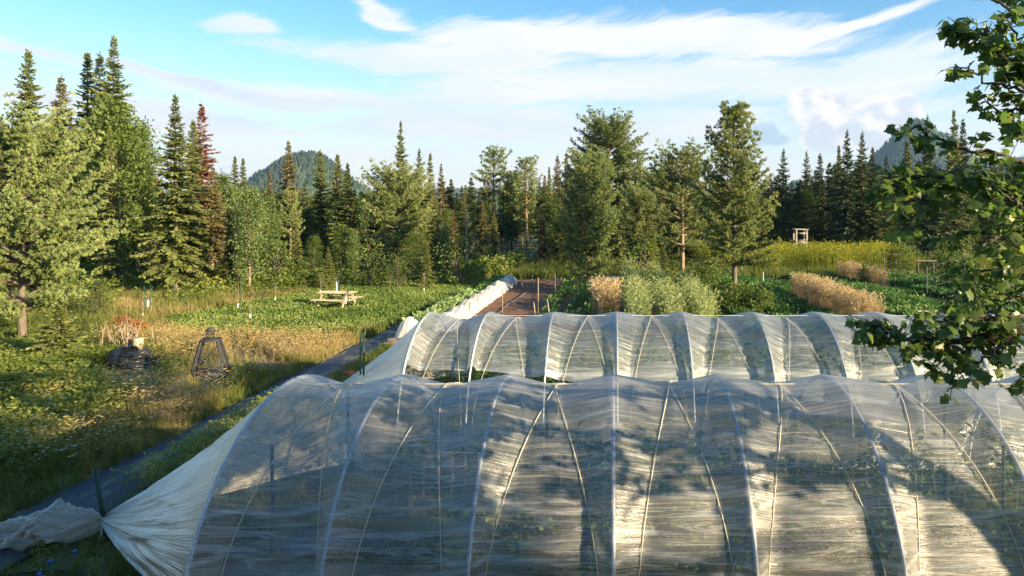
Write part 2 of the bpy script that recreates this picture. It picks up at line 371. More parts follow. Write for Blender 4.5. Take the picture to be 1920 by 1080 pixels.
def ground_mat():
    m, N, L = newmat('ground'); out = N.new('ShaderNodeOutputMaterial'); p = N.new('ShaderNodeBsdfPrincipled'); L.new(p.outputs[0], out.inputs[0])
    g = N.new('ShaderNodeNewGeometry'); n1 = N.new('ShaderNodeTexNoise'); n1.inputs['Scale'].default_value = 2.2; n1.inputs['Detail'].default_value = 9; n1.inputs['Roughness'].default_value = .7; L.new(g.outputs['Position'], n1.inputs['Vector'])
    a1 = N.new('ShaderNodeAttribute'); a1.attribute_name = 'dry'; a2 = N.new('ShaderNodeAttribute'); a2.attribute_name = 'dirt'
    gr = ramp(N, [(.3, (.045, .06, .018)), (.7, (.10, .12, .035))]); dr = ramp(N, [(.3, (.17, .13, .055)), (.7, (.32, .24, .11))]); di = ramp(N, [(.3, (.11, .06, .035)), (.7, (.26, .16, .09))])
    for r in (gr, dr, di): L.new(n1.outputs['Fac'], r.inputs[0])
    m1 = N.new('ShaderNodeMix'); m1.data_type = 'RGBA'; L.new(a1.outputs['Fac'], m1.inputs[0]); L.new(gr.outputs[0], m1.inputs[6]); L.new(dr.outputs[0], m1.inputs[7])
    m2 = N.new('ShaderNodeMix'); m2.data_type = 'RGBA'; L.new(a2.outputs['Fac'], m2.inputs[0]); L.new(m1.outputs[2], m2.inputs[6]); L.new(di.outputs[0], m2.inputs[7])
    L.new(m2.outputs[2], p.inputs['Base Color']); p.inputs['Roughness'].default_value = .95
    b = N.new('ShaderNodeBump'); b.inputs['Strength'].default_value = .8; b.inputs['Distance'].default_value = .05; L.new(n1.outputs['Fac'], b.inputs['Height']); L.new(b.outputs[0], p.inputs['Normal'])
    return m
M['ground'] = ground_mat()

def film_mat(name, base, streak, white=(.74, .78, .82), band=.35, gloss=.10):
    """thin hazy polythene: clear where stretched, milky where folded or seen edge-on. attributes: su = along the tunnel, sv = round the arch (metres)"""
    m, N, L = newmat(name); out = N.new('ShaderNodeOutputMaterial')
    au = N.new('ShaderNodeAttribute'); au.attribute_name = 'su'; av = N.new('ShaderNodeAttribute'); av.attribute_name = 'sv'; ab = N.new('ShaderNodeAttribute'); ab.attribute_name = 'bunch'
    def cmb(kx, ky, kz=0.):
        c = N.new('ShaderNodeCombineXYZ')
        for i, (a, k) in enumerate(((au, kx), (av, ky))):
            q = N.new('ShaderNodeMath'); q.operation = 'MULTIPLY'; L.new(a.outputs['Fac'], q.inputs[0]); q.inputs[1].default_value = k; L.new(q.outputs[0], c.inputs[i])
        c.inputs[2].default_value = kz; return c.outputs[0]
    def noise(v, det, rough, dist=0):
        n = N.new('ShaderNodeTexNoise'); n.inputs['Scale'].default_value = 1; n.inputs['Detail'].default_value = det; n.inputs['Roughness'].default_value = rough; n.inputs['Distortion'].default_value = dist
        L.new(v, n.inputs['Vector']); return n.outputs['Fac']
    def rng(v, a, b, c=0, d=1):
        n = N.new('ShaderNodeMapRange'); n.interpolation_type = 'SMOOTHSTEP'; L.new(v, n.inputs['Value'])
        for k, x in (('From Min', a), ('From Max', b), ('To Min', c), ('To Max', d)): n.inputs[k].default_value = x
        return n.outputs['Result']
    def mth(op, a, b):
        n = N.new('ShaderNodeMath'); n.operation = op
        for i, v in enumerate((a, b)):
            if isinstance(v, (int, float)): n.inputs[i].default_value = v
            else: L.new(v, n.inputs[i])
        return n.outputs[0]
    n1 = noise(cmb(.6, 20), 6, .6, .45); n2 = noise(cmb(.6, 3.0, 7), 3, .5, .3); n3 = noise(cmb(1.1, 70, 3), 3, .6, .3)
    lines = rng(n1, .52, .70); fine = rng(n3, .5, .72); broad = rng(n2, .3, .75); dirt = rng(noise(cmb(.45, .9, 5), 5, .65, .6), .42, .7)
    s = mth('ADD', mth('MULTIPLY', lines, streak), mth('ADD', mth('MULTIPLY', fine, streak*.55), mth('ADD', mth('MULTIPLY', broad, streak*.35), mth('MULTIPLY', dirt, .10))))
    # fold lines across the film: ridged noise (thin bright threads)
    rd = mth('ABSOLUTE', mth('SUBTRACT', noise(cmb(.55, 7, 11), 4, .5, .6), .5), 0)
    thread = rng(rd, .03, .0)
    s = mth('ADD', s, mth('MULTIPLY', thread, streak*1.3))
    s = mth('ADD', s, mth('MULTIPLY', ab.outputs['Fac'], band))
    lw = N.new('ShaderNodeLayerWeight'); lw.inputs[0].default_value = .5
    edge = mth('POWER', lw.outputs['Facing'], 3.0)
    a = mth('ADD', mth('ADD', s, base), mth('MULTIPLY', edge, .42))
    mn = N.new('ShaderNodeMath'); mn.operation = 'MINIMUM'; L.new(a, mn.inputs[0]); mn.inputs[1].default_value = .95
    tr = N.new('ShaderNodeBsdfTransparent'); tr.inputs[0].default_value = (.93, .95, .96, 1)
    df = N.new('ShaderNodeBsdfDiffuse'); df.inputs[0].default_value = (*white, 1); tl = N.new('ShaderNodeBsdfTranslucent'); tl.inputs[0].default_value = (*white, 1)
    gl = N.new('ShaderNodeBsdfGlossy'); gl.inputs['Roughness'].default_value = .32; gl.inputs[0].default_value = (.95, .93, .90, 1)
    bp = N.new('ShaderNodeBump'); bp.inputs['Strength'].default_value = .9; bp.inputs['Distance'].default_value = .02
    L.new(mth('ADD', n1, mth('MULTIPLY', n3, .35)), bp.inputs['Height'])
    for q in (df, tl, gl): L.new(bp.outputs[0], q.inputs['Normal'])
    m1 = N.new('ShaderNodeMixShader'); m1.inputs[0].default_value = .5; L.new(df.outputs[0], m1.inputs[1]); L.new(tl.outputs[0], m1.inputs[2])
    m3 = N.new('ShaderNodeMixShader'); L.new(mn.outputs[0], m3.inputs[0]); L.new(tr.outputs[0], m3.inputs[1]); L.new(m1.outputs[0], m3.inputs[2])
    fr = N.new('ShaderNodeFresnel'); fr.inputs[0].default_value = 1.45; L.new(bp.outputs[0], fr.inputs['Normal'])
    m4 = N.new('ShaderNodeMixShader'); L.new(mth('ADD', mth('MULTIPLY', fr.outputs[0], (.5 if gloss else 0)), gloss*.5), m4.inputs[0]); L.new(m3.outputs[0], m4.inputs[1]); L.new(gl.outputs[0], m4.inputs[2])
    L.new(m4.outputs[0], out.inputs[0]); return m
M['film'] = film_mat('clear tunnel film', .12, .23, (.76, .76, .75))
M['film2'] = film_mat('clear tunnel film behind', .09, .25, (.64, .69, .71))
M['filmend'] = film_mat('gathered tunnel film', .30, .34, (.74, .64, .50))
M['rowcover'] = film_mat('white row cover fabric', .84, .1, (.82, .8, .78), gloss=0.0)

# ------------------------------------------------------------------ ground and hills
def polypx(P): return [at(*p) for p in P]
LAWN = polypx([(300, 605), (380, 590), (450, 573), (520, 562), (600, 543), (700, 535), (860, 528), (905, 533), (870, 560), (800, 590), (740, 612), (690, 625), (620, 645), (520, 640), (430, 632), (350, 628)])
DIRT = [polypx([(425, 650), (470, 642), (490, 660), (560, 690), (520, 700), (440, 705), (340, 712), (360, 690), (420, 680)]), polypx([(320, 668), (365, 655), (372, 680), (330, 690)])]
def dry_field(x, y):
    d = np.zeros_like(x)
    for (px, py, rx, ry, k) in ((330, 640, 150, 45, .9), (560, 665, 190, 30, 1), (330, 775, 110, 50, .8), (150, 860, 180, 60, .55), (240, 575, 60, 20, .8), (540, 548, 80, 12, 1), (470, 570, 80, 9, .9), (840, 525, 90, 14, .7), (120, 990, 200, 60, .5), (930, 500, 40, 20, .6), (60, 770, 100, 30, .6)):
        qx = PX+F*x/np.maximum(y, 1); qy = PY+F*H/np.maximum(y, 1)
        d = np.maximum(d, k*np.exp(-((qx-px)/rx)**2-((qy-py)/ry)**2))
    return d
def make_ground():
    # one sheet: fine near, coarse to the horizon
    xs = np.concatenate([-np.geomspace(40, 4000, 22)[::-1], np.arange(-39, 36, .5), np.geomspace(36, 4000, 22)])
    ys = np.concatenate([-np.geomspace(12, 4000, 16)[::-1], np.arange(-11, 62, .5), np.geomspace(62, 6000, 34)])
    X, Y = np.meshgrid(xs, ys, indexing='ij'); Z = ground_z(X, Y)
    near = (np.abs(X) < 38) & (Y > -11) & (Y < 62)
    bump = (fbm(X*.5+50, Y*.5+50, 3, 5)-.5)*.10
    flat = ((X > -9.6) & (X < 8) & (Y > 5)) | (X > -9.6) & (Y < 62)
    Z = Z+np.where(near & ~flat, bump, 0)-np.where(flat, .0, 0)
    mb = MB(); mb.grid(np.stack([X, Y, Z], -1))
    x, y = X.ravel(), Y.ravel()
    dirt = np.zeros(len(x))
    for P in DIRT: dirt = np.maximum(dirt, inpoly(x, y, P)*.85)
    dirt = np.maximum(dirt, ((x > -6.6) & (x < 25) & (y > 25) & (y < 52))*.8)
    dirt = np.maximum(dirt, ((x > 30) | (x < -35) | (y > 62))*.25)
    dry = dry_field(x, y)*(y > 5)
    me = mb.mesh('ground', M['ground'], True, {'dry': dry, 'dirt': dirt}); o = link('ground', me); tag(o, kind='structure')
make_ground()

def sheet(name, x0, x1, y0, y1, z, mat, amp=.02, seed=1, res=.12, edge=.1):
    nx = max(3, int((x1-x0)/res)); ny = max(3, int((y1-y0)/(res*1.6)))
    U, V_ = np.meshgrid(np.linspace(0, 1, nx), np.linspace(0, 1, ny), indexing='ij')
    Y = y0+(y1-y0)*V_; wl = (fbm(Y*.6, Y*0+seed, 3, seed)-.5)*2*edge; wr = (fbm(Y*.6+40, Y*0+seed, 3, seed+3)-.5)*2*edge
    X = x0+wl+(x1+wr-x0-wl)*U; Z = z+ground_z(X, Y)+fbm(X*2.5, Y*2.5, 3, seed)*amp
    mb = MB(); mb.grid(np.stack([X, Y, Z], -1)); return mb.build(name, mat, None, True)
tag(sheet('path', -8.75, -7.62, 6, 33, .010, M['fabric'], .06, 3, .12, .2), kind='structure')
tag(sheet('path', -8.3, -7.7, 33.2, 47, .010, M['fabric'], .04, 5), kind='structure')
tag(sheet('soil', -6.5, -1.2, 25.5, 46.5, .012, M['soil'], .09, 7, .16, .05), kind='structure')
tag(sheet('ground_fabric', -.95, .35, 36, 50, .03, M['fabric'], .05, 8), 'black woven weed fabric laid beside the young pine', 'ground fabric')
tag(sheet('fabric_floor', -4.4, 9.5, 6.9, 8.0, .010, M['fabric'], .02, 9), kind='structure')
tag(sheet('fabric_floor', -4.4, 9.5, 9.0, 9.7, .010, M['fabric'], .02, 19), kind='structure')
tag(sheet('track', -11.6, -8.3, 48, 100, .02, leafmat('mown track', [(0, (.2, .2, .05)), (1, (.36, .31, .11))], 0), .03, 10, .3, .3), kind='structure')

def hill(name, px, Y, top_py, wl, wr, p=1.6, seed=0, rock=False):
    cx = xz(px, Y); hgt = zz(top_py, Y)+4; sl_, sr = wl/F*Y, wr/F*Y
    U, V_ = np.meshgrid(np.linspace(-2.4, 2.4, 150), np.linspace(-2.2, 2.2, 90), indexing='ij')
    X = np.where(U < 0, U*sl_, U*sr); YY = V_*(sl_+sr)*.5
    r = np.sqrt(U**2+V_**2); Z = hgt*np.exp(-(r/1.05)**p)
    Z = Z*(1+(fbm(U*2+9, V_*2+9, 5, seed)-.5)*.35*np.clip(r, 0, 1))+(fbm(U*7, V_*7, 3, seed+5)-.5)*hgt*.05*np.clip(r*2, 0, 1)
    P = np.stack([cx+X, Y+YY, Z-6], -1); mb = MB(); mb.grid(P)
    o = mb.build(name, M['hill'], None, True); tag(o, kind='structure'); return P
def hill_mat():
    m, N, L = newmat('forested hill'); out = N.new('ShaderNodeOutputMaterial'); p = N.new('ShaderNodeBsdfPrincipled'); L.new(p.outputs[0], out.inputs[0])
    g = N.new('ShaderNodeNewGeometry'); n1 = N.new('ShaderNodeTexNoise'); n1.inputs['Scale'].default_value = .02; n1.inputs['Detail'].default_value = 8; L.new(g.outputs['Position'], n1.inputs['Vector'])
    r = ramp(N, [(.35, (.035, .06, .03)), (.56, (.06, .09, .035)), (.66, (.09, .1, .05)), (.76, (.16, .14, .12)), (.85, (.2, .17, .14))]); L.new(n1.outputs['Fac'], r.inputs[0]); L.new(r.outputs[0], p.inputs['Base Color']); p.inputs['Roughness'].default_value = 1
    return m
M['hill'] = hill_mat()
hills = [hill('hill', 582, 1400, 290, 135, 100, 1.9, 3), hill('hill', 1722, 1700, 224, 130, 150, 1.35, 8), hill('hill', 1500, 2400, 340, 60, 60, 2, 12), hill('hill', 1960, 2300, 288, 150, 100, 2, 15), hill('hill', 880, 2300, 352, 400, 300, 2, 21)]
def hill_forest():
    rng = np.random.RandomState(5); mb = MB(); n = 6
    a = np.arange(n)*2*pi/n; V = np.array([(cos(t)*.2, sin(t)*.2, 0) for t in a]+[(0, 0, 1)]); T = [(i, (i+1) % n, n) for i in range(n)]
    for hI, P in enumerate(hills[:4]):
        A, B = P.shape[:2]; k = 9000 if hI < 2 else 2500
        i = rng.rand(k)*(A-2); j = rng.rand(k)*(B/2+3)
        i0 = i.astype(int); j0 = j.astype(int); fi = (i-i0)[:, None]; fj = (j-j0)[:, None]
        pt = P[i0, j0]*(1-fi)*(1-fj)+P[i0+1, j0]*fi*(1-fj)+P[i0, j0+1]*(1-fi)*fj+P[i0+1, j0+1]*fi*fj
        keep = (pt[:, 2] > 25) & (fbm(pt[:, 0]*.012, pt[:, 2]*.03, 3, 4) < .68); pt = pt[keep]
        scatter(mb, (V*np.array((1.4, 1.4, 1)), T, np.zeros(len(V))), pt-np.array((0, 0, 1.)), 8+7*rng.rand(len(pt)), rng, .02, rng.rand(len(pt)))
    o = mb.build('hill_forest', leafmat('far forest', [(0, (.03, .055, .025)), (1, (.075, .105, .035))], 0, .01)); tag(o, 'dark conifers covering the slopes of the distant hills', 'forest', kind='stuff')
hill_forest()

# ------------------------------------------------------------------ trees
def frame(D):
    ref = np.where(np.abs(D[:, 2:3]) < .9, np.array([[0, 0, 1.]]), np.array([[1., 0, 0]]))
    A = unit(np.cross(D, ref)); return A, np.cross(A, D)
def spire_tree(h, r, seed, z0=.06, whorl=.24, mat='fir', bark='bark', power=.85, gap=.12, twig=1.0, top_narrow=True, trunk_r=None):
    """spruce/fir: trunk mesh and crown mesh, base at 0"""
    rng = np.random.RandomState(seed); wood = MB(); lf = MB()
    tr = trunk_r or .012*h+.03
    zs = np.linspace(0, h, 14); bend = np.cumsum(rng.randn(14, 2)*.012*h/12, 0)
    C = lambda z: np.array((np.interp(z, zs, bend[:, 0]), np.interp(z, zs, bend[:, 1]), z))
    wood.tube([C(z) for z in zs], tr*(1-zs/h)**.8+.008, 7)
    P = []; D = []; Ln = []; Wd = []; Ti = []
    z = h*z0; lob = rng.rand(6)*2*pi
    while z < h*.985:
        t = (z-h*z0)/(h*(1-z0)); prof = min(1, 1.38*(1-t))**power*(1-.3*(1-t)**6)
        if top_narrow: prof *= .8+.2*min(1, (1-t)*2.2)
        nb = rng.randint(4, 8)
        a0 = rng.rand()*6.3
        for k in range(nb):
            a = a0+k*2*pi/nb+rng.randn()*.25; zj = z+rng.randn()*whorl*.38
            L_ = r*prof*(.58+.66*rng.rand())*(1+.18*sin(a*2+lob[0]+z*.6))
            if rng.rand() < gap: L_ *= .45
            L_ = max(L_, .07+.09*min(1, (1-t)*8))
            up = .55*(t-.35)+max(0, t-.8)*2.5+rng.randn()*.10; n = max(2, int(L_/.11))
            s = (np.arange(n)+.6)/n*L_; base = C(min(zj, h*.99))
            q = s/L_; zc = up*s-.32*L_*q**2*(1-t)+.12*L_*q**4
            bx = np.stack([cos(a)*s, sin(a)*s, zc], -1)+base
            if L_ > .5: wood.tube([base, bx[n//2], bx[-1]], [.018*L_+.006, .010*L_+.004, .003], 3, cap=False)
            bd = unit(np.stack([np.full(n, cos(a)), np.full(n, sin(a)), up-.5*q*(1-t)], -1)); sd = np.array((-sin(a), cos(a), 0.))
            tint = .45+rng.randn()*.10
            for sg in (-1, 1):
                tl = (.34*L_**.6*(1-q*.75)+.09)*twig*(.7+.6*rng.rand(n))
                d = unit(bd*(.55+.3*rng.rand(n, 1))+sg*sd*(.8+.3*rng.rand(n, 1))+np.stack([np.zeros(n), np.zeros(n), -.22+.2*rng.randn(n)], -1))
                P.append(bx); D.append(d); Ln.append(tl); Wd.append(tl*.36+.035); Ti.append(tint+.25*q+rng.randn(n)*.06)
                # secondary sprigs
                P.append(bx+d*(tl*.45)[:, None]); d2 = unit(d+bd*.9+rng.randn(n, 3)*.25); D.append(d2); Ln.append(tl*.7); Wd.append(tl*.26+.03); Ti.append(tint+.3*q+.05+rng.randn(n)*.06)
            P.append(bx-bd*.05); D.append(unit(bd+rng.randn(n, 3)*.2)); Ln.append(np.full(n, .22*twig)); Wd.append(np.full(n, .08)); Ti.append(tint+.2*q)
        z += whorl*(.7+.6*rng.rand())*(1.1-.6*t)
    # leader
    P.append(np.array([C(h*.97)]*3)); D.append(unit(np.array([(0, 0, 1.), (.2, .1, 1), (-.15, .15, 1)]))); Ln.append(np.array([.05*h, .02*h, .02*h])); Wd.append(np.full(3, .07)); Ti.append(np.full(3, .6))
    P = np.concatenate(P); D = np.concatenate(D); Ln = np.concatenate(Ln); Wd = np.concatenate(Wd); Ti = np.concatenate(Ti)
    A, B = frame(D); ph = rng.rand(len(P), 1)*pi*.7-.35*pi; S = A*np.cos(ph)+B*np.sin(ph)
    lf.diamonds(P, D, S, Ln, Wd, Ti)
    return wood.mesh('trunk', M[bark], True), lf.mesh('crown', M[mat])

def pine_tree_mesh(h, r, seed, z0=.25, mat='pine', bark='bark', shape='cone', whorl=.5, nb=6, tuft=.17, dens=1.0, trunk_r=None, up0=.25, needles=9, lean=0):
    """white/red pine: whorled limbs with forked twigs ending in needle tufts"""
    rng = np.random.RandomState(seed); wood = MB(); lf = MB(); tr = trunk_r or .014*h+.04
    zs = np.linspace(0, h*.98, 12); bend = np.cumsum(rng.randn(12, 2)*.02*h/12, 0)
    bend[:, 0] += lean*zs
    C = lambda z: np.array((np.interp(z, zs, bend[:, 0]), np.interp(z, zs, bend[:, 1]), z))
    wood.tube([C(z) for z in zs], tr*(1-zs/h*.93)**.9+.01, 9)
    TP = []; TD = []; TT = []
    z = h*z0
    while z < h*.97:
        t = (z-h*z0)/(h*(1-z0))
        if shape == 'cone': prof = (1-t)**.8*(1-.35*(1-t)**5)+.05
        elif shape == 'spike': prof = min(1, (1-t)*1.9)**.8*(.8+.2*sin(t*9))+.04
        elif shape == 'cone2': prof = min(1, (1-t)*1.45)**.9*(.82+.22*sin(t*14))+.04
        elif shape == 'dome': prof = sqrt(max(0, 1-t**2.2))*(.55+.45*min(1, t*3))+.05
        elif shape == 'oval': prof = sin(pi*min(1, .18+.8*t))**.7
        else: prof = (.5+.5*rng.rand())*(1-t**3)+.1
        k0 = rng.rand()*6.3; m_ = nb+rng.randint(-1, 2)
        for k in range(m_):
            a = k0+k*2*pi/m_+rng.randn()*.3; L_ = r*prof*(.65+.5*rng.rand())
            up = up0+.7*t+rng.randn()*.12; n = max(3, int(L_/.22)); s = np.linspace(0, L_, n+1); q = s/max(L_, .01)
            hd = np.array((cos(a), sin(a), 0.)); sd = np.array((-sin(a), cos(a), 0.)); curve = rng.randn()*.15
            bx = C(z)+hd*s[:, None]+sd*(curve*s*q)[:, None]+np.array((0, 0, 1.))*(up*s-.25*L_*q**2*(1-t)+.25*L_*q**3)[:, None]
            wood.tube(bx, (.02*L_+.012)*(1-q)+.005, 4, cap=False)
            tb = rng.randn()*.1
            for i in range(1, n+1):
                if q[i] < .22 and L_ > .8: continue
                for sg in (-1, 1, 0):
                    if sg == 0 and i < n and rng.rand() > .5: continue
                    ml = (.12+.5*L_**.7*(1-q[i])*rng.rand()+.15*rng.rand())
                    d = unit(hd*(.7+.3*rng.rand())+sg*sd*(.5+.6*rng.rand())+np.array((0, 0, .2+.35*rng.randn()*.7+.3*t)))
                    nt = max(1, int((ml/.13)*dens))
                    for j in range(nt):
                        f = (j+1)/nt; TP.append(bx[i]+d*ml*f+rng.randn(3)*.035); TD.append(unit(d+np.array((0, 0, .35))+rng.randn(3)*.3)); TT.append(.42+tb+.22*q[i]*f+rng.randn()*.07)
                    if ml > .3: wood.tube([bx[i], bx[i]+d*ml], [.008, .003], 3, cap=False)
        z += whorl*(.65+.6*rng.rand())*(1.1-.45*t)
    for dz in (0, .12, .24):
        TP.append(C(h*.96)+np.array((0, 0, dz))); TD.append(np.array((0, 0, 1.))); TT.append(.6)
    TP = np.array(TP); TD = np.array(TD); TT = np.array(TT); n = len(TP)
    for k in range(needles):
        ph = rng.rand(n, 1)*2*pi; A, B = frame(TD); sp = .35+.75*rng.rand(n, 1)
        D = unit(TD+(A*np.cos(ph)+B*np.sin(ph))*sp); S = unit(np.cross(D, rng.randn(n, 3)))
        lf.diamonds(TP-TD*.04, D, S, tuft*(.7+.5*rng.rand(n)), np.full(n, tuft*(.155 if needles > 12 else .2)), TT+rng.randn(n)*.05, .55)
    return wood.mesh('trunk', M[bark], True), lf.mesh('crown', M[mat])

def broad_tree_mesh(h, r, seed, z0=.15, mat='broad', bark='bark', leaf=.11, n_cl=170, per=42, narrow=1.0, trunk_r=None):
    rng = np.random.RandomState(seed); wood = MB(); lf = MB(); tr = trunk_r or .011*h+.02
    zs = np.linspace(0, h*.92, 10); bend = np.cumsum(rng.randn(10, 2)*.02*h/10, 0)
    C = lambda z: np.array((np.interp(z, zs, bend[:, 0]), np.interp(z, zs, bend[:, 1]), z))
    wood.tube([C(z) for z in zs], tr*(1-zs/h*.9)+.006, 7)
    P = []; N_ = []; Ti = []; D = []
    for k in range(n_cl):
        t = rng.rand()**.8; z = h*(z0+(1-z0)*t); a = rng.rand()*6.3
        pr = r*(sin(pi*min(.98, (.12+.86*t)))**.65)*(.8+.35*sin(3*a+seed+z*1.3)*.6)
        R_ = pr*sqrt(rng.rand())*.98; c = C(min(z, h*.9))+np.array((cos(a)*R_, sin(a)*R_, z-min(z, h*.9)))
        wood.tube([C(max(0.05, z-.35*R_-.2)), c*.5+.5*C(z)+np.array((0, 0, -.05)), c], [.012+.01*R_, .01, .004], 3, cap=False)
        cr = (.16+.22*rng.rand())*(r/1.5)**.5; m = int(per*(.6+.8*rng.rand()))
        q = rng.randn(m, 3)*np.array((1, 1, .6))*cr; P.append(c+q)
        D.append(unit(rng.randn(m, 3)*.7+np.array((cos(a)*.7, sin(a)*.7, -.2)))); Ti.append(.45+rng.randn()*.1+rng.randn(m)*.10)
    P = np.concatenate(P); D = np.concatenate(D); Ti = np.concatenate(Ti); n = len(P)
    S = unit(np.cross(D, unit(rng.randn(n, 3)*.8+np.array((0, 0, 1.))))); l = leaf*(.6+.7*rng.rand(n))
    lf.diamonds(P, D, S, l, l*.75, Ti, .45)
    return wood.mesh('trunk', M[bark], True), lf.mesh('crown', M[mat])

def bare_tree_mesh(h, seed, bark='birch'):
    rng = np.random.RandomState(seed); wood = MB(); tw = MB()
    zs = np.linspace(0, h, 10); bend = np.cumsum(rng.randn(10, 2)*.03, 0); C = lambda z: np.array((np.interp(z, zs, bend[:, 0]), np.interp(z, zs, bend[:, 1]), z))
    wood.tube([C(z) for z in zs], .06*(1-zs/h*.9)+.008, 6)
    for k in range(60):
        z = h*(.2+.78*rng.rand()); a = rng.rand()*6.3; L_ = (.5+1.1*rng.rand())*(1.15-z/h); d = np.array((cos(a), sin(a), .9+.5*rng.rand()))
        p = [C(z)+d*L_*s+rng.randn(3)*.03*s for s in (0, .4, .7, 1)]; tw.tube(p, [.018, .012, .008, .004], 3, cap=False)
        for j in range(4):
            q = p[1+j % 3]; e = d+rng.randn(3)*.7; tw.tube([q, q+e*.3*L_], [.008, .003], 3, cap=False)
    return wood.mesh('trunk', M[bark], True), tw.mesh('branches', M['barkpale'])

PROTO = {}
def proto(key, fn, h, *a, **k): PROTO[key] = (fn(h, *a, **k), h)
def plant(name, key, x, y, h, rs, label, cat='tree', group=None, rz=None, crown_name='crown', mat=None):
    """one tree: an Empty at its foot with trunk and crown meshes"""
    (w, c), h0 = PROTO[key]; s = h/h0; z = float(ground_z(x, y))
    e = empty(name, (x, y, z-.02), (hash((round(x*7), round(y*5))) % 628)/100. if rz is None else rz); e.scale = (s*rs, s*rs, s)
    link('trunk', w, e); link(crown_name, c, e); return tag(e, label, cat, group)
def plant_px(name, key, px, top, Y, rs, label, cat='tree', group=None, **k):
    """px, top: where its tip stands in the photo; Y: its distance in metres"""
    x = xz(px, Y); h = zz(top, Y)-float(ground_z(x, Y)); return plant(name, key, x, Y, h, rs, label, cat, group, **k)

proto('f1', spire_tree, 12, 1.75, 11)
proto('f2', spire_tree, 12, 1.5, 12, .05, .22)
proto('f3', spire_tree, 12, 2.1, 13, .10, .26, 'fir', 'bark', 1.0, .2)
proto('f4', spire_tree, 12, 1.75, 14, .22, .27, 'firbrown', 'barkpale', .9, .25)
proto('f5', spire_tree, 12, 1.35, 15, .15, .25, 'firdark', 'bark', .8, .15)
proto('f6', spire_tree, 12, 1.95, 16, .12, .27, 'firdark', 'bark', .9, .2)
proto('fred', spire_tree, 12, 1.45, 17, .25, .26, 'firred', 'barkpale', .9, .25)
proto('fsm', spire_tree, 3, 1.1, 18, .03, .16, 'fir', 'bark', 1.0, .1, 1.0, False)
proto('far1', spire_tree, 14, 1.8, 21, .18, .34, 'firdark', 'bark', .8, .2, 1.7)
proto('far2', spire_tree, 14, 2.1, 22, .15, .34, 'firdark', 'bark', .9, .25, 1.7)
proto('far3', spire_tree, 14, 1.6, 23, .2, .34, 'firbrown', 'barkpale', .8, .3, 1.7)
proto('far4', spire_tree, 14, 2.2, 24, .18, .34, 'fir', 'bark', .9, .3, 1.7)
proto('wp_big', pine_tree_mesh, 8, 3.9, 31, .19, 'pinepale', 'bark', 'dome', .42, 8, .16, 1.25, .19, .12, 20)
proto('wp1', pine_tree_mesh, 8, 2.1, 32, .10, 'pinepale', 'bark', 'oval', .32, 8, .16, 1.3, .10, .35, 18)
proto('wp2', pine_tree_mesh, 9.7, 2.9, 33, .20, 'pine', 'bark', 'cone', .55, 8, .17, 1.7, .15, .30, 20)
proto('wp3', pine_tree_mesh, 8.5, 2.4, 34, .28, 'pine', 'barkpale', 'oval', .5, 7, .17, 1.2, .14, .15, 18)
proto('rp1', pine_tree_mesh, 13.5, 3.9, 35, .40, 'pine', 'bark', 'dome', .55, 7, .32, .72, .22, .1, 9)
proto('rp2', pine_tree_mesh, 12, 2.8, 36, .50, 'pine', 'bark', 'ragged', .8, 5, .34, .7, .2, .15, 9)
proto('rp3', pine_tree_mesh, 12, 2.6, 37, .35, 'pine', 'barkpale', 'ragged', .8, 5, .34, .7, .2, .25, 9)
proto('wp4', pine_tree_mesh, 8, 3.0, 38, .16, 'pine', 'bark', 'dome', .5, 7, .24, 1.0, .14, .15, 9)
proto('bt1', broad_tree_mesh, 8, 2.6, 41, .1, 'broad', 'bark', .16, 230, 40)
proto('bt2', broad_tree_mesh, 8, 1.3, 42, .18, 'poplar', 'barkpale', .14, 260, 34)
proto('bt3', broad_tree_mesh, 8, 1.9, 43, .15, 'broad', 'bark', .15, 170, 36)
proto('bare', bare_tree_mesh, 6.5, 45)
proto('bush1', broad_tree_mesh, 1.6, 1.1, 51, .02, 'shrub', 'bark', .085, 46, 34, trunk_r=.03)
proto('bush2', broad_tree_mesh, 1.6, .9, 52, .02, 'broad', 'bark', .085, 40, 32, trunk_r=.03)
proto('bush3', broad_tree_mesh, 1.6, 1.3, 53, .02, 'shrub', 'bark', .10, 50, 30, trunk_r=.03)
proto('sap', broad_tree_mesh, 2.0, .45, 54, .25, 'broad', 'bark', .09, 22, 22, trunk_r=.018)
proto('potato', broad_tree_mesh, 1.0, .8, 55, .02, 'broad', 'bark', .11, 36, 30, trunk_r=.02)

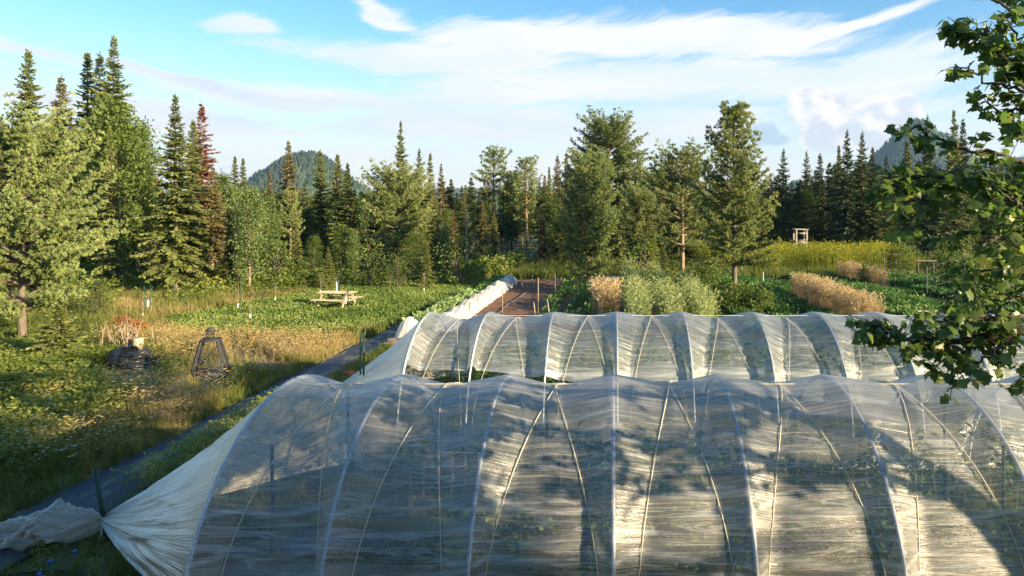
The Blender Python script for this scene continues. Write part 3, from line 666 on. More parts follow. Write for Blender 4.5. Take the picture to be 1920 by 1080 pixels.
# --- named trees of the left edge
plant('white_pine', 'wp_big', *at(42, 655), zz(203, 22.6)*.86, .78, 'broad pale green pine with a thick bare trunk at the left edge of the meadow', 'pine tree', rz=.4)
TR = [  # name, proto, px, top, Y, width, label
 ('fir_tree', 'f1', 52, 92, 47, .85, 'dark narrow fir standing leftmost, its spire above the pale pine'),
 ('fir_tree', 'f4', 116, 139, 44, .95, 'sparse brownish fir between the leftmost fir and the tall twin spires'),
 ('fir_tree', 'f2', 163, 97, 48, .9, 'green fir spire just left of the thin dark one'),
 ('fir_tree', 'f5', 187, 98, 52, .9, 'thin nearly black fir between two taller green firs'),
 ('fir_tree', 'f3', 216, 68, 46, .82, 'tallest fir of the scene with a knobbly crown on the left'),
 ('leafy_tree', 'bt1', 205, 190, 42, .78, 'large leafy tree filling the gap below the tallest fir'),
 ('leafy_tree', 'bt1', 262, 235, 45, .62, 'leafy tree with pale twigs right of the tallest fir'),
 ('fir_tree', 'f3', 206, 236, 39, .62, 'lighter fir with a fine tip in front of the large leafy tree'),
 ('fir_tree', 'f3', 330, 177, 36.8, .95, 'fir with a long bare sunny trunk beside the meadow'),
 ('fir_tree', 'f1', 362, 224, 41, .85, 'green fir immediately left of the dead red one'),
 ('dead_fir', 'fred', 378, 195, 50, 1.0, 'dead fir with rust red needles'),
 ('fir_tree', 'f4', 398, 310, 41, 1.0, 'brownish fir in front of the dead red fir'),
 ('poplar_tree', 'bt2', 468, 355, 37.5, .95, 'slender pale leaved young poplar at the edge of the meadow'),
 ('poplar_tree', 'bt2', 500, 372, 41, 1.0, 'second slim poplar just behind the pale one'),
 ('poplar_tree', 'bt2', 433, 352, 43, .9, 'slim light green poplar between dead fir and pale poplar'),
 ('leafy_tree', 'bt3', 418, 330, 47, .9, 'round leafy tree under the dead red fir'),
 ('fir_tree', 'f4', 541, 261, 55, .85, 'warm green fir in front of the round hill, left of its summit'),
 ('fir_tree', 'f1', 600, 281, 52, .85, 'dark fir whose tip rises before the hill summit'),
 ('fir_tree', 'f2', 634, 288, 54, 1.05, 'fir at the right slope of the hill with a double trunk look'),
 ('fir_tree', 'f1', 651, 305, 50, .95, 'shorter fir right of the pair before the hill slope'),
 ('fir_tree', 'f6', 572, 340, 58, .85, 'short dark fir between the two firs before the hill'),
 ('fir_tree', 'f2', 440, 292, 75, .9, 'narrow distant fir pair left of the hill, left one'),
 ('fir_tree', 'f2', 455, 296, 75, .9, 'narrow distant fir pair left of the hill, right one'),
 ('fir_tree', 'f4', 507, 318, 64, .7, 'thin brown fir at the left foot of the hill'),
 ('fir_tree', 'f3', 752, 227, 62, .62, 'very tall lone spire with a ragged flank in the centre left'),
 ('fir_tree', 'f6', 787, 277, 66, .75, 'first dark fir right of the lone tall spire'),
 ('fir_tree', 'f2', 806, 286, 66, .8, 'second fir right of the lone tall spire'),
 ('fir_tree', 'f4', 827, 304, 66, .7, 'third and shortest fir right of the lone tall spire'),
 ('fir_tree', 'f5', 730, 310, 70, .6, 'small thin spire left of the lone tall one'),
 ('pine_tree', 'wp4', 744, 328, 50, 1.0, 'wide rounded sunlit pine with a short dark trunk behind the picnic table'),
 ('fir_tree', 'f6', 822, 385, 48, .95, 'low dark bluish spruce right of the rounded pine'),
 ('dead_tree', 'bare', 873, 383, 46, .9, 'bare dead birch with a thin white trunk'),
 ('pine_tree', 'rp2', 925, 281, 75, .95, 'ragged flat topped pine with open limbs in the centre'),
 ('pine_tree', 'rp3', 988, 294, 68, .95, 'ragged pine with a bare sunlit trunk beside the track'),
 ('leafy_tree', 'bt3', 960, 325, 74, 1.0, 'round leafy tree between the two ragged pines'),
 ('fir_tree', 'f4', 1046, 289, 70, .8, 'brown green spire left of the domed pine'),
 ('fir_tree', 'f4', 1062, 284, 71, .7, 'tallest of three brown spires by the domed pine'),
 ('fir_tree', 'f2', 1030, 312, 68, .75, 'shortest of three brown spires by the domed pine'),
 ('pine_tree', 'rp1', 1142, 237, 73, 1.12, 'large domed pine rising above the centre of the woods'),
 ('pine_tree', 'rp3', 1188, 285, 70, .95, 'ragged pine on the right shoulder of the domed pine'),
 ('pine_tree', 'wp1', 1103, 303, 40.5, .88, 'pale bushy young pine at the end of the tilled bed'),
 ('pine_tree', 'wp3', 1279, 283, 45.3, 1.05, 'open pine with a bare reddish trunk behind the green grain'),
 ('pine_tree', 'wp2', 1378, 202, 33.9, .88, 'tallest pine on the right with spreading limbs and grey trunk'),
 ('pine_tree', 'wp4', 1225, 330, 66, 1.0, 'low round pine left of the open pine'),
 ('fir_tree', 'f5', 1256, 280, 76, .8, 'thin dark spire peeking behind the open pine'),
 ('fir_tree', 'f6', 1470, 278, 70, .85, 'dark fir just right of the tallest right hand pine'),
 ('fir_tree', 'f6', 1512, 282, 74, .7, 'slim dark fir left of a shorter twin'),
 ('fir_tree', 'f5', 1537, 287, 72, 1.0, 'dark fir right of the slim one before the cumulus'),
 ('fir_tree', 'f6', 1589, 243, 66, .8, 'tall dark fir left of the blue mountain'),
 ('fir_tree', 'f2', 1573, 272, 70, .8, 'fir pressed against the left of the tall dark one'),
 ('fir_tree', 'f6', 1618, 246, 68, .8, 'second tall dark fir at the foot of the blue mountain'),
 ('fir_tree', 'f1', 1636, 275, 66, .8, 'lower green fir at the foot of the blue mountain'),
 ('fir_tree', 'f5', 1662, 290, 70, .8, 'small dark fir between the mountain foot and the maple'),
 ('fir_tree', 'f1', 1700, 262, 62, .85, 'green fir half behind the maple leaves'),
 ('fir_tree', 'f6', 1740, 216, 60, .72, 'dark fir crossing the mountain summit'),
 ('fir_tree', 'f3', 1788, 206, 58, .7, 'broad fir behind the upper maple twigs'),
 ('fir_tree', 'f5', 1806, 222, 62, .8, 'thin fir behind the maple, right of the broad one'),
]
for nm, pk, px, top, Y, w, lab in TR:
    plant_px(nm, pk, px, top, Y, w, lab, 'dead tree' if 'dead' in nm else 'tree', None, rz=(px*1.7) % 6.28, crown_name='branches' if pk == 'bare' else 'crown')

# --- the woods behind: every fir an object of its own
rng = np.random.RandomState(77)
def skyline(px):
    return np.interp(px, [-60, 0, 250, 300, 430, 520, 700, 850, 1050, 1200, 1430, 1500, 1560, 1700, 1950], [200, 240, 215, 330, 345, 345, 352, 330, 320, 330, 325, 322, 296, 300, 285])
cnt = 0
for k in range(215):
    px = -60+2010*((k*.6180339) % 1); row = k % 4
    Y = (64, 76, 90, 106)[row]+rng.rand()*10
    if px < 430: Y -= 13
    if row == 0 and 880 < px < 1020: Y += 24
    if px > 1400: Y = max(Y, 72)
    top = skyline(px)+abs(rng.randn())*16+(0, 2, 6, 10)[row]
    pk = ('far1', 'far2', 'far3', 'far4')[rng.randint(4)]
    if px > 1380: pk = ('far1', 'far2')[rng.randint(2)]
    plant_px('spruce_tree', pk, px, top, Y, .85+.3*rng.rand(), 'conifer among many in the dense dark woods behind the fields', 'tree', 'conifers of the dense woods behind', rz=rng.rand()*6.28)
for k in range(44):
    px = -40+1980*((k*.6180339+.3) % 1); Y = 60+rng.rand()*16
    if px < 430: Y -= 10
    if 880 < px < 1030: Y = 88
    if px > 1380: Y = max(Y, 70)
    plant_px('leafy_tree', ('bt3', 'bt1')[k % 2], px, 372+rng.randn()*12, Y, 1.0+.3*rng.rand(), 'low leafy tree filling the shade under the tall conifers', 'tree', 'leafy trees under the conifers', rz=rng.rand()*6.28)

for k in range(46):
    px = ((k*.6180339+.11) % 1)*1000+400
    if 930 < px < 1010: continue
    Y = 50+rng.rand()*12; pk = ('f1', 'f4', 'bt2', 'wp4', 'f3', 'rp3', 'f2', 'bt3')[k % 8]
    nm, w = {'w': ('pine_tree', .8), 'r': ('pine_tree', .8), 'b': ('leafy_tree', .9), 'f': ('fir_tree', 1.0)}[pk[0]]
    plant_px(nm, pk, px, 352+rng.rand()*50, Y, w, 'tree in the sunlit mixed front row of the woods', 'tree', 'mixed trees in the front row of the woods', rz=rng.rand()*6.28)

# --- shrubs along the meadow's far edge, one object each
SH = [(205, 540), (250, 525), (300, 540), (330, 520), (385, 545), (420, 530), (455, 520), (490, 512), (520, 522), (545, 512), (575, 505), (610, 510), (640, 503), (672, 512), (705, 507), (735, 515), (765, 505), (800, 512), (830, 508), (850, 495), (900, 498), (925, 485), (1010, 500), (1035, 492), (1060, 500), (1015, 478), (1210, 492), (1240, 487), (160, 560), (110, 590), (70, 620), (20, 600), (130, 640), (180, 600), (90, 570),
      (280, 512), (350, 508), (440, 500), (500, 495), (560, 492), (620, 492), (680, 492), (740, 490), (810, 490), (880, 480), (940, 470), (1420, 478), (1700, 488), (1760, 482), (1820, 478), (1870, 485), (1910, 480)]
for k, (px, py) in enumerate(SH):
    x, y = at(px, py); s = (.4+1.6*rng.rand()**2.2)*(1.25 if y > 40 else .9)
    plant('shrub', ('bush1', 'bush2', 'bush3')[k % 3], x, y, s*1.35, 1.05, 'green shrub in the thicket at the edge of the woods', 'shrub', 'shrubs at the edge of the woods', crown_name='foliage', rz=rng.rand()*6.28)
for (px, py, s, lab) in ((90, 690, 1.2, 'small spreading fir seedling under the pale pine'), (112, 690, 1.75, 'young fir with a pale stem before the pale pine trunk'), (160, 655, 1.0, 'dark low fir seedling beside the dead sticks')):
    x, y = at(px, py); plant('fir_seedling', 'fsm', x, y, s, 1.4, lab, 'small tree')
for k in range(22):
    px = (430, 462, 520, 556, 590, 615, 662, 690, 716, 770, 800, 835, 856, 385, 345, 290, 250, 1210, 1245, 640, 484, 575)[k]; Y = 38.5+7.5*((k*.618) % 1)
    pk = ('f3', 'bt2', 'bush2', 'f1', 'bt3')[k % 5]
    plant_px({'f': 'young_fir', 'b': 'young_tree'}[pk[0]], pk, px, 418+50*((k*.377) % 1), Y, (1.15 if pk[0] == 'f' else .9), 'young tree standing in the weeds before the woods', 'small tree', 'young trees in the weeds before the woods', rz=k*1.1)
for (px, py, s, lab) in ((905, 505, 2.2, 'rounded green bush right of the bare dead birch'), (650, 520, 1.9, 'bush behind the picnic table'), (745, 545, 2.0, 'leafy young tree right of the picnic table')):
    x, y = at(px, py); plant('shrub', 'bush1', x, y, s, .8, lab, 'shrub', crown_name='foliage')

# ------------------------------------------------------------------ ground cover (uncountable: stuff)
def blades_tpl(n, h, w, spread, seed, bend=.5, heads=False, seg=2):
    """tuft of bent blades; quads"""
    rng = np.random.RandomState(seed); V = []; Q = []; t = []
    for k in range(n):
        a = rng.rand()*6.28; b = rng.rand()*6.28; L_ = h*(.55+.6*rng.rand()); p = np.array((cos(b), sin(b), 0))*spread*sqrt(rng.rand()); sd = np.array((-sin(a), cos(a), 0)); o = np.array((cos(a), sin(a), 0)); bd = bend*(.3+rng.rand())
        base = len(V)
        for s in range(seg+1):
            q = s/seg; c = p+np.array((0, 0, 1.))*L_*q*(1-.25*bd*q)+o*L_*bd*q*q; ww = w*(1-q*.85)
            V += [c-sd*ww/2, c+sd*ww/2]; t += [(q-.5)*.12]*2
        for s in range(seg): i = base+2*s; Q.append((i, i+1, i+3, i+2))
        if heads:
            i = len(V); c = p+np.array((0, 0, 1.))*L_*(1-.25*bd)+o*L_*bd; d = unit(o*(.6+bd)+np.array((0, 0, .5-bd*.8))); hl = heads[0]; hw = heads[1]
            V += [c, c+d*hl*.4+sd*hw/2, c+d*hl, c+d*hl*.4-sd*hw/2]; t += [heads[2]]*4; Q.append((i, i+1, i+2, i+3))
            i = len(V); u2 = np.cross(d, sd); V += [c, c+d*hl*.4+u2*hw/2, c+d*hl, c+d*hl*.4-u2*hw/2]; t += [heads[2]]*4; Q.append((i, i+1, i+2, i+3))
    return np.array(V), np.array(Q), np.array(t)
def leafy_tpl(n, h, r, leaf, seed, up=.4):
    rng = np.random.RandomState(seed); mb = MB(); z = h*rng.rand(n)**.7; a = rng.rand(n)*6.28; R = r*(1-.5*(z/h))*np.sqrt(rng.rand(n))
    P = np.stack([np.cos(a)*R, np.sin(a)*R, z], -1); D = unit(np.stack([np.cos(a), np.sin(a), up+.5*rng.randn(n)], -1)+rng.randn(n, 3)*.3); S = unit(np.cross(D, unit(rng.randn(n, 3)*.5+np.array((0, 0, 1.)))))
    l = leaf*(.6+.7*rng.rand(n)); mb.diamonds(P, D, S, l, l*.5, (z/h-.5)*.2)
    return np.concatenate(mb.V), np.concatenate(mb.Q), np.concatenate(mb.t)
T_grass = [blades_tpl(12, .42, .012, .12, s, .55) for s in (1, 2, 3)]
T_grassh = [blades_tpl(9, .6, .010, .12, s, .45, (.10, .022, .25)) for s in (4, 5)]
T_far = [blades_tpl(9, .5, .03, .22, s, .5) for s in (6, 7)]
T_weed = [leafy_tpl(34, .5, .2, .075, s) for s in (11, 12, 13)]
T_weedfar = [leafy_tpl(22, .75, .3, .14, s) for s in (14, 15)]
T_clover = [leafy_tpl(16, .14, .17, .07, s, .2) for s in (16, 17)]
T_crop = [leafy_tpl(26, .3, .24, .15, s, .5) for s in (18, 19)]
T_wheat = [blades_tpl(8, 1.15, .014, .10, s, .10, (.15, .045, .25), 3) for s in (21, 22, 23)]
T_flower = (np.array([(-.022, 0, 0), (0, -.022, .004), (.022, 0, 0), (0, .022, .004)]), np.array([(0, 1, 2, 3)]), np.zeros(4))

def cover(name, mat, tpls, xs, ys, sc, tint, seed, label, cat, tilt=.12, z=0.):
    rng = np.random.RandomState(seed); mb = MB(); n = len(xs); pick = rng.randint(len(tpls), size=n)
    sc = np.broadcast_to(sc, (n,)); tint = np.broadcast_to(tint, (n,))
    for i, tp in enumerate(tpls):
        m = pick == i
        if m.any(): scatter(mb, tp, XYZ(xs[m], ys[m], z), sc[m], rng, tilt, tint[m])
    return tag(mb.build(name, M[mat]), label, cat, kind='stuff')

def clear(x, y):
    k = np.ones(len(x), bool)
    for px, py, r in ((243, 700, .95), (243, 715, .9), (250, 738, .9), (225, 712, .7), (395, 738, .5), (395, 712, .62), (395, 722, .5), (632, 580, .9), (244, 676, .4)):
        cx, cy = at(px, py); k &= (x-cx)**2+(y-cy)**2 > r*r
    return k
def not_path(x, y): return clear(x, y) & ~((x > -8.85) & (x < -7.5) & (y < 33.2)) & ~((x > -8.35) & (x < -7.65) & (y < 47))
def meadow():
    rng = np.random.RandomState(3)
    dirtm = lambda x, y: inpoly(x, y, DIRT[0]) | inpoly(x, y, DIRT[1])
    # near meadow grass (Y 8..24)
    x, y = rand_in(rng, 60000, -27, -8.2, 8, 24); k = visible(x, y) & not_path(x, y) & (rng.rand(len(x)) < np.where(dirtm(x, y), .10, 1)); x, y = x[k], y[k]
    n = fbm(x*.45, y*.45, 4, 31); dry = dry_field(x, y)
    cl = rng.rand(len(x)) < (.30+.6*dry); x, y, n, dry = x[cl], y[cl], n[cl], dry[cl]
    lawn = inpoly(x, y, LAWN)
    dsc = np.where(dry > .5, .8, .95)*np.where(lawn, .4, 1)*(.7+.6*rng.rand(len(x)))
    near_path = np.clip(1-np.abs(x+8.9)/.8, 0, 1); dsc = dsc*(1-.35*near_path)
    tint = .20+.55*dry+(n-.5)*1.0+rng.randn(len(x))*.16
    hd = (dry > .35) & (rng.rand(len(x)) < .28)
    cover('meadow_grass', 'grass', T_grass, x[~hd], y[~hd], dsc[~hd], tint[~hd], 1, 'green and straw coloured grass of the near left meadow', 'grass')
    cover('seeding_grass', 'grass', T_grassh, x[hd], y[hd], dsc[hd], tint[hd]+.1, 2, 'dry golden seeding grass along the path and around the wire frame', 'grass')
    # leafy weeds, left
    x, y = rand_in(rng, 42000, -26, -8.9, 8, 24); k = visible(x, y) & clear(x, y); x, y = x[k], y[k]
    n = fbm(x*.35+7, y*.35, 4, 41); dry = dry_field(x, y); lush = np.exp(-((x+15.5)/4.5)**2-((y-15)/4.5)**2)
    k = (rng.rand(len(x)) < np.clip((n-.42)*3.0+lush*.75-dry*.75, .03, .95)*.62) & ~dirtm(x, y) & ~inpoly(x, y, LAWN); x, y, n = x[k], y[k], n[k]; lush = lush[k]
    edge = np.clip((-8.9-x)/1.4, .35, 1)
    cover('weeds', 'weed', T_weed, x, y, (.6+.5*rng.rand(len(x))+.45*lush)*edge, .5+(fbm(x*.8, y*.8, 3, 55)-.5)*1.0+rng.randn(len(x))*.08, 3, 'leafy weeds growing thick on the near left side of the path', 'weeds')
    # far meadow
    x, y = rand_in(rng, 34000, -46, -6.5, 23, 58); k = visible(x, y) & not_path(x, y) & ~((x > -8.5) & (y < 48)) & ~((x > -11.2) & (x < -8.6) & (y > 50)); x, y = x[k], y[k]
    lawn = inpoly(x, y, LAWN); dry = dry_field(x, y); n = fbm(x*.3, y*.3, 4, 61)
    k = (~lawn | (rng.rand(len(x)) < .22)) & (rng.rand(len(x)) < .85); x, y, n, dry, lawn = x[k], y[k], n[k], dry[k], lawn[k]
    cover('meadow_grass', 'grass', T_far, x, y, (.7+.6*rng.rand(len(x)))*np.where(dry > .5, .7, 1)*np.where(lawn, .5, 1), .25+.7*dry+(n-.5)*.6+rng.randn(len(x))*.1, 4, 'tall grass at the back of the meadow around the picnic lawn', 'grass')
    x, y = rand_in(rng, 26000, -46, -7.5, 26, 60); k = visible(x, y) & ~inpoly(x, y, LAWN) & ~((x > -8.5) & (y < 48)) & ~((x > -11.2) & (x < -8.6) & (y > 50)); x, y = x[k], y[k]; dry = dry_field(x, y)
    n = fbm(x*.25+3, y*.25, 4, 71); k = rng.rand(len(x)) < np.clip((n-.40)*3-dry*.8+np.clip((y-38)/14, 0, .6), .03, .9); x, y = x[k], y[k]
    cover('weeds', 'weed', T_weedfar, x, y, (.45+.8*rng.rand(len(x)))*np.clip((y-22)/14, .55, 1.25)*(.45+1.1*fbm(x*.35+9, y*.35, 3, 78)), .45+(fbm(x*.5, y*.5, 3, 75)-.5)*1.1, 5, 'tall weeds and goldenrod in front of the woods', 'weeds')
    # lawn
    x, y = rand_in(rng, 75000, -31, -7.8, 22, 46); nn = fbm(x*.35+4, y*.35, 4, 83); k = (inpoly(x, y, LAWN) & (rng.rand(len(x)) < np.clip((nn-.3)*5, .25, 1))) | ((rng.rand(len(x)) < .15) & inpoly(x, y-1.2, LAWN)); x, y = x[k], y[k]; k = not_path(x, y); x, y = x[k], y[k]
    cover('clover_lawn', 'clover', T_clover, x, y, .8+.8*rng.rand(len(x)), .5+(fbm(x*.6, y*.6, 4, 81)-.5)*1.1+rng.randn(len(x))*.1, 6, 'bright green clover and bean leaves covering the ground round the picnic table', 'clover')
    # white flowers
    x, y = rand_in(rng, 5200, -24, -9, 9, 22); n = fbm(x*.5+3, y*.5+1, 3, 91); k = visible(x, y) & (n > .53); x, y = x[k], y[k]; P = XYZ(x, y, .42+.2*rng.rand(len(x))); mb = MB(); scatter(mb, T_flower, P, .7+.7*rng.rand(len(x)), rng, .5)
    tag(mb.build('daisies', M['flower']), 'scattered tiny white daisies in the near meadow grass', 'flowers', kind='stuff')
    # strip right of the path and beside the tunnels
    x, y = rand_in(rng, 20000, -7.7, 9, 5.2, 24.5); k = visible(x, y) & ~((y > 7.3) & (y < 11.6) & (x > -4.9)) & ~((y > 13.4) & (y < 18) & (x > -4.2)) & ((x < -4) | (rng.rand(len(x)) < .6)); x, y = x[k], y[k]
    n = fbm(x*.8, y*.8, 3, 95); yard = np.where((x < -6.4) & (y < 15), .55, .8)
    cover('grass_strip', 'grass', T_grass, x, y, yard*(.6+.6*rng.rand(len(x))), .15+(n-.4)*.9+rng.randn(len(x))*.1, 7, 'rough green grass growing between the path and the plastic tunnels', 'grass')
    x, y = rand_in(rng, 5200, -7.6, 8, 5.2, 24.5); n = fbm(x*.6, y*.6, 3, 99); k = visible(x, y) & (n > .42) & ~((y > 7.0) & (y < 11.9) & (x > -4.9)) & ~((y > 13.2) & (y < 18) & (x > -4.2)); x, y = x[k], y[k]
    cover('weeds', 'weed', T_weed, x, y, .3+.4*rng.rand(len(x)), .35+rng.randn(len(x))*.2, 8, 'leafy weeds on the strip right of the black path', 'weeds')
    # scattered weeds on the fabric path
    x, y = rand_in(rng, 260, -8.0, -7.4, 11, 17); cover('path_weeds', 'weed', T_weed, x, y, .5+.4*rng.rand(len(x)), .7, 9, 'thin yellow flowered weeds at the right edge of the black path', 'weeds')
meadow()

def strip_points(rng, x0, x1, y0, y1, dens):
    n = int((x1-x0)*(y1-y0)*dens); return rand_in(rng, n, x0, x1, y0, y1)
def crops():
    rng = np.random.RandomState(8)
    def wheat(x0, x1, y0, y1, dens, sc, mat, label, cat, nm='wheat', tint=.5, tp=T_wheat, tilt=.07, edge=.35):
        x, y = strip_points(rng, x0-edge, x1+edge, y0, y1, dens); wob = (fbm(y*.9, y*0+x0, 3, 7)-.5)*edge*2
        k = (x > x0+wob) & (x < x1+wob); x, y = x[k], y[k]; n = fbm(x*.9, y*.9, 3, 17)
        return cover(nm, mat, tp, x, y, sc*(.78+.18*rng.rand(len(x))+.3*n), tint+(n-.5)*.9+rng.randn(len(x))*.1, int(x0*10)+500, label, cat, tilt)
    wheat(9.6, 10.7, 27, 37.5, 60, .88, 'wheat', 'long patch of ripe golden wheat on the right, the nearer one', 'wheat')
    wheat(15.3, 16.3, 40, 47, 45, .9, 'wheat', 'small patch of ripe wheat farther back in front of the tall yellow green rows', 'wheat', tint=.3)
    wheat(-.75, .3, 29.5, 33.5, 80, 1.0, 'wheat', 'small square patch of golden wheat between bed and green grain', 'wheat', tint=.7)
    for a, b, c, d in ((.65, 1.45, 25.5, 47), (2.0, 2.75, 25.5, 46), (3.35, 4.0, 25.5, 38)):
        wheat(a, b, c, d, 38, 1.0, 'greengrain', 'pale green grain standing in a strip right of the golden patch' if a < 1 else ('middle strip of pale green grain' if a < 2 else 'rightmost strip of pale green grain beside the bushes'), 'grain', 'green_grain', .55)
    # mustard block
    T_m = [blades_tpl(16, 1.9, .02, .28, s, .22, (.14, .07, .4), 3) for s in (31, 32)]
    Tl = [leafy_tpl(60, 1.9, .32, .11, s, .6) for s in (33, 34)]
    x, y = strip_points(rng, 7, 26, 51, 60, 9); right = 25.5-(60-y)*.25; k = (x < right) & (y > 51+.15*np.abs(x-15)-.8); x, y = x[k], y[k]
    cover('mustard_rows', 'mustard', T_m+Tl, x, y, (.75+.35*rng.rand(len(x)))*np.clip((right[k]-x)/4+.5, .5, 1), .5+(fbm(x*.4, y*.4, 3, 5)-.5)+rng.randn(len(x))*.1, 12, 'tall yellow green flowering crop rows in front of the right hand woods', 'crop', .08)
    # vegetable rows at the right
    rows = [5.6, 7.2, 8.6, 12.4, 13.6, 14.5, 17.6, 19, 20.4, 21.8, 23.2]
    for k, rx in enumerate(rows):
        x, y = strip_points(rng, rx-.42, rx+.42, 25 if rx < 14 else 28, 50 if rx < 22 else 47, 14)
        x = x+(fbm(y*.4, y*0+rx, 2, 3)-.5)*.35
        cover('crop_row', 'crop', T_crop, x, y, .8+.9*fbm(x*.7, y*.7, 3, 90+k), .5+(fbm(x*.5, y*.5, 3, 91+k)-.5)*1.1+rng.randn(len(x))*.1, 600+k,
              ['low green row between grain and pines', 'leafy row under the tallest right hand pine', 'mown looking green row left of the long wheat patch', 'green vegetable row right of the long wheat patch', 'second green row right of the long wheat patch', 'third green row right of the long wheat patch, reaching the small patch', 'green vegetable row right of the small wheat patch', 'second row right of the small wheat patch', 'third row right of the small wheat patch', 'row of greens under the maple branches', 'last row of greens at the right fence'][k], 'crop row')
    # low cover between rows
    x, y = rand_in(rng, 15000, 4.5, 30, 25, 52); k = visible(x, y) & (fbm(x*.5, y*.5, 3, 44) > .40) & ~((x > 9.2) & (x < 11.5) & (y < 38)); x, y = x[k], y[k]
    cover('low_weeds', 'crop', T_clover, x, y, 1+rng.rand(len(x)), .35+rng.randn(len(x))*.15, 13, 'low weeds between the vegetable rows', 'weeds')
    x, y = rand_in(rng, 9000, -7, 40, 46, 72); k = visible(x, y) & ~((x > 7) & (x < 26) & (y > 50.5) & (y < 60.5)) & ~((x > -11.8) & (x < -8.1)); x, y = x[k], y[k]
    cover('field_grass', 'grass', T_far, x, y, 1.0+.9*rng.rand(len(x)), .2+(fbm(x*.3, y*.3, 3, 46)-.5)*.6+rng.randn(len(x))*.08, 14, 'tall grass behind the beds and beside the track', 'grass')
    # pale brassica row along the path, cover crops by soil
    x, y = strip_points(rng, -8.15+.55, -7.0, 25.5, 36, 45); x = x-.1
    cover('brassica_row', 'palecrop', T_crop, x, y, .9+.7*rng.rand(len(x)), .5+rng.randn(len(x))*.2, 15, 'pale leafy plants between the path and the white row cover', 'crop row')
    x, y = strip_points(rng, -7.6, -6.9, 38, 46, 30); cover('crop_row', 'crop', T_crop, x, y, .9+.5*rng.rand(len(x)), .75+rng.randn(len(x))*.15, 16, 'short bright green row behind the pale leafy plants', 'crop row')
    # plants along the trellis right of the soil
    x, y = strip_points(rng, -2.9, -2.5, 28, 44, 10); cover('crop_row', 'crop', T_crop+T_weedfar, x, y, .6+.8*rng.rand(len(x)), .5+rng.randn(len(x))*.2, 17, 'climbing beans on strings at the right edge of the bare soil', 'crop row')
    x, y = strip_points(rng, -2.0, -1.0, 27, 40, 7); cover('crop_row', 'crop', T_crop+T_weedfar, x, y, .6+.7*rng.rand(len(x)), .4+rng.randn(len(x))*.2, 18, 'tangled plants under the pale young pine', 'crop row')
crops()
for k, (px, py, s) in enumerate(((1325, 532, 1.5), (1310, 560, 1.5), (1340, 555, 1.3), (1370, 575, 1.6), (1395, 590, 1.5), (1425, 592, 1.5), (1380, 560, 1.2), (1350, 590, 1.3), (1290, 530, 1.1), (1320, 585, 1.1), (1265, 515, 1.3), (1300, 512, 1.3), (1410, 570, 1.0))):
    x, y = at(px, py); plant('bushy_crop', 'potato', x, y, s*.72, 1.1, 'bushy green plant between the grain strips and the pine trunks', 'bush', 'bushy plants under the right hand pines', crown_name='foliage', rz=k*1.3)
for k, (px, py, s) in enumerate(((1690, 510, 1.9), (1710, 505, 1.6), (1790, 545, 2.0), (1815, 550, 1.8), (1780, 520, 1.9), (1740, 520, 1.2), (1760, 520, 1.2))):
    x, y = at(px, py); plant('bean_bush', 'potato', x, y, s, .7, 'climbing bean clump by the right hand fence', 'bush', 'bean clumps by the right hand fence', crown_name='foliage', rz=k*1.3)
x, y = at(1620, 537); plant('squash_plant', 'potato', x, y, 1.2, .5, 'light green leafy plant growing in front of the small wheat patch', 'plant', crown_name='foliage')

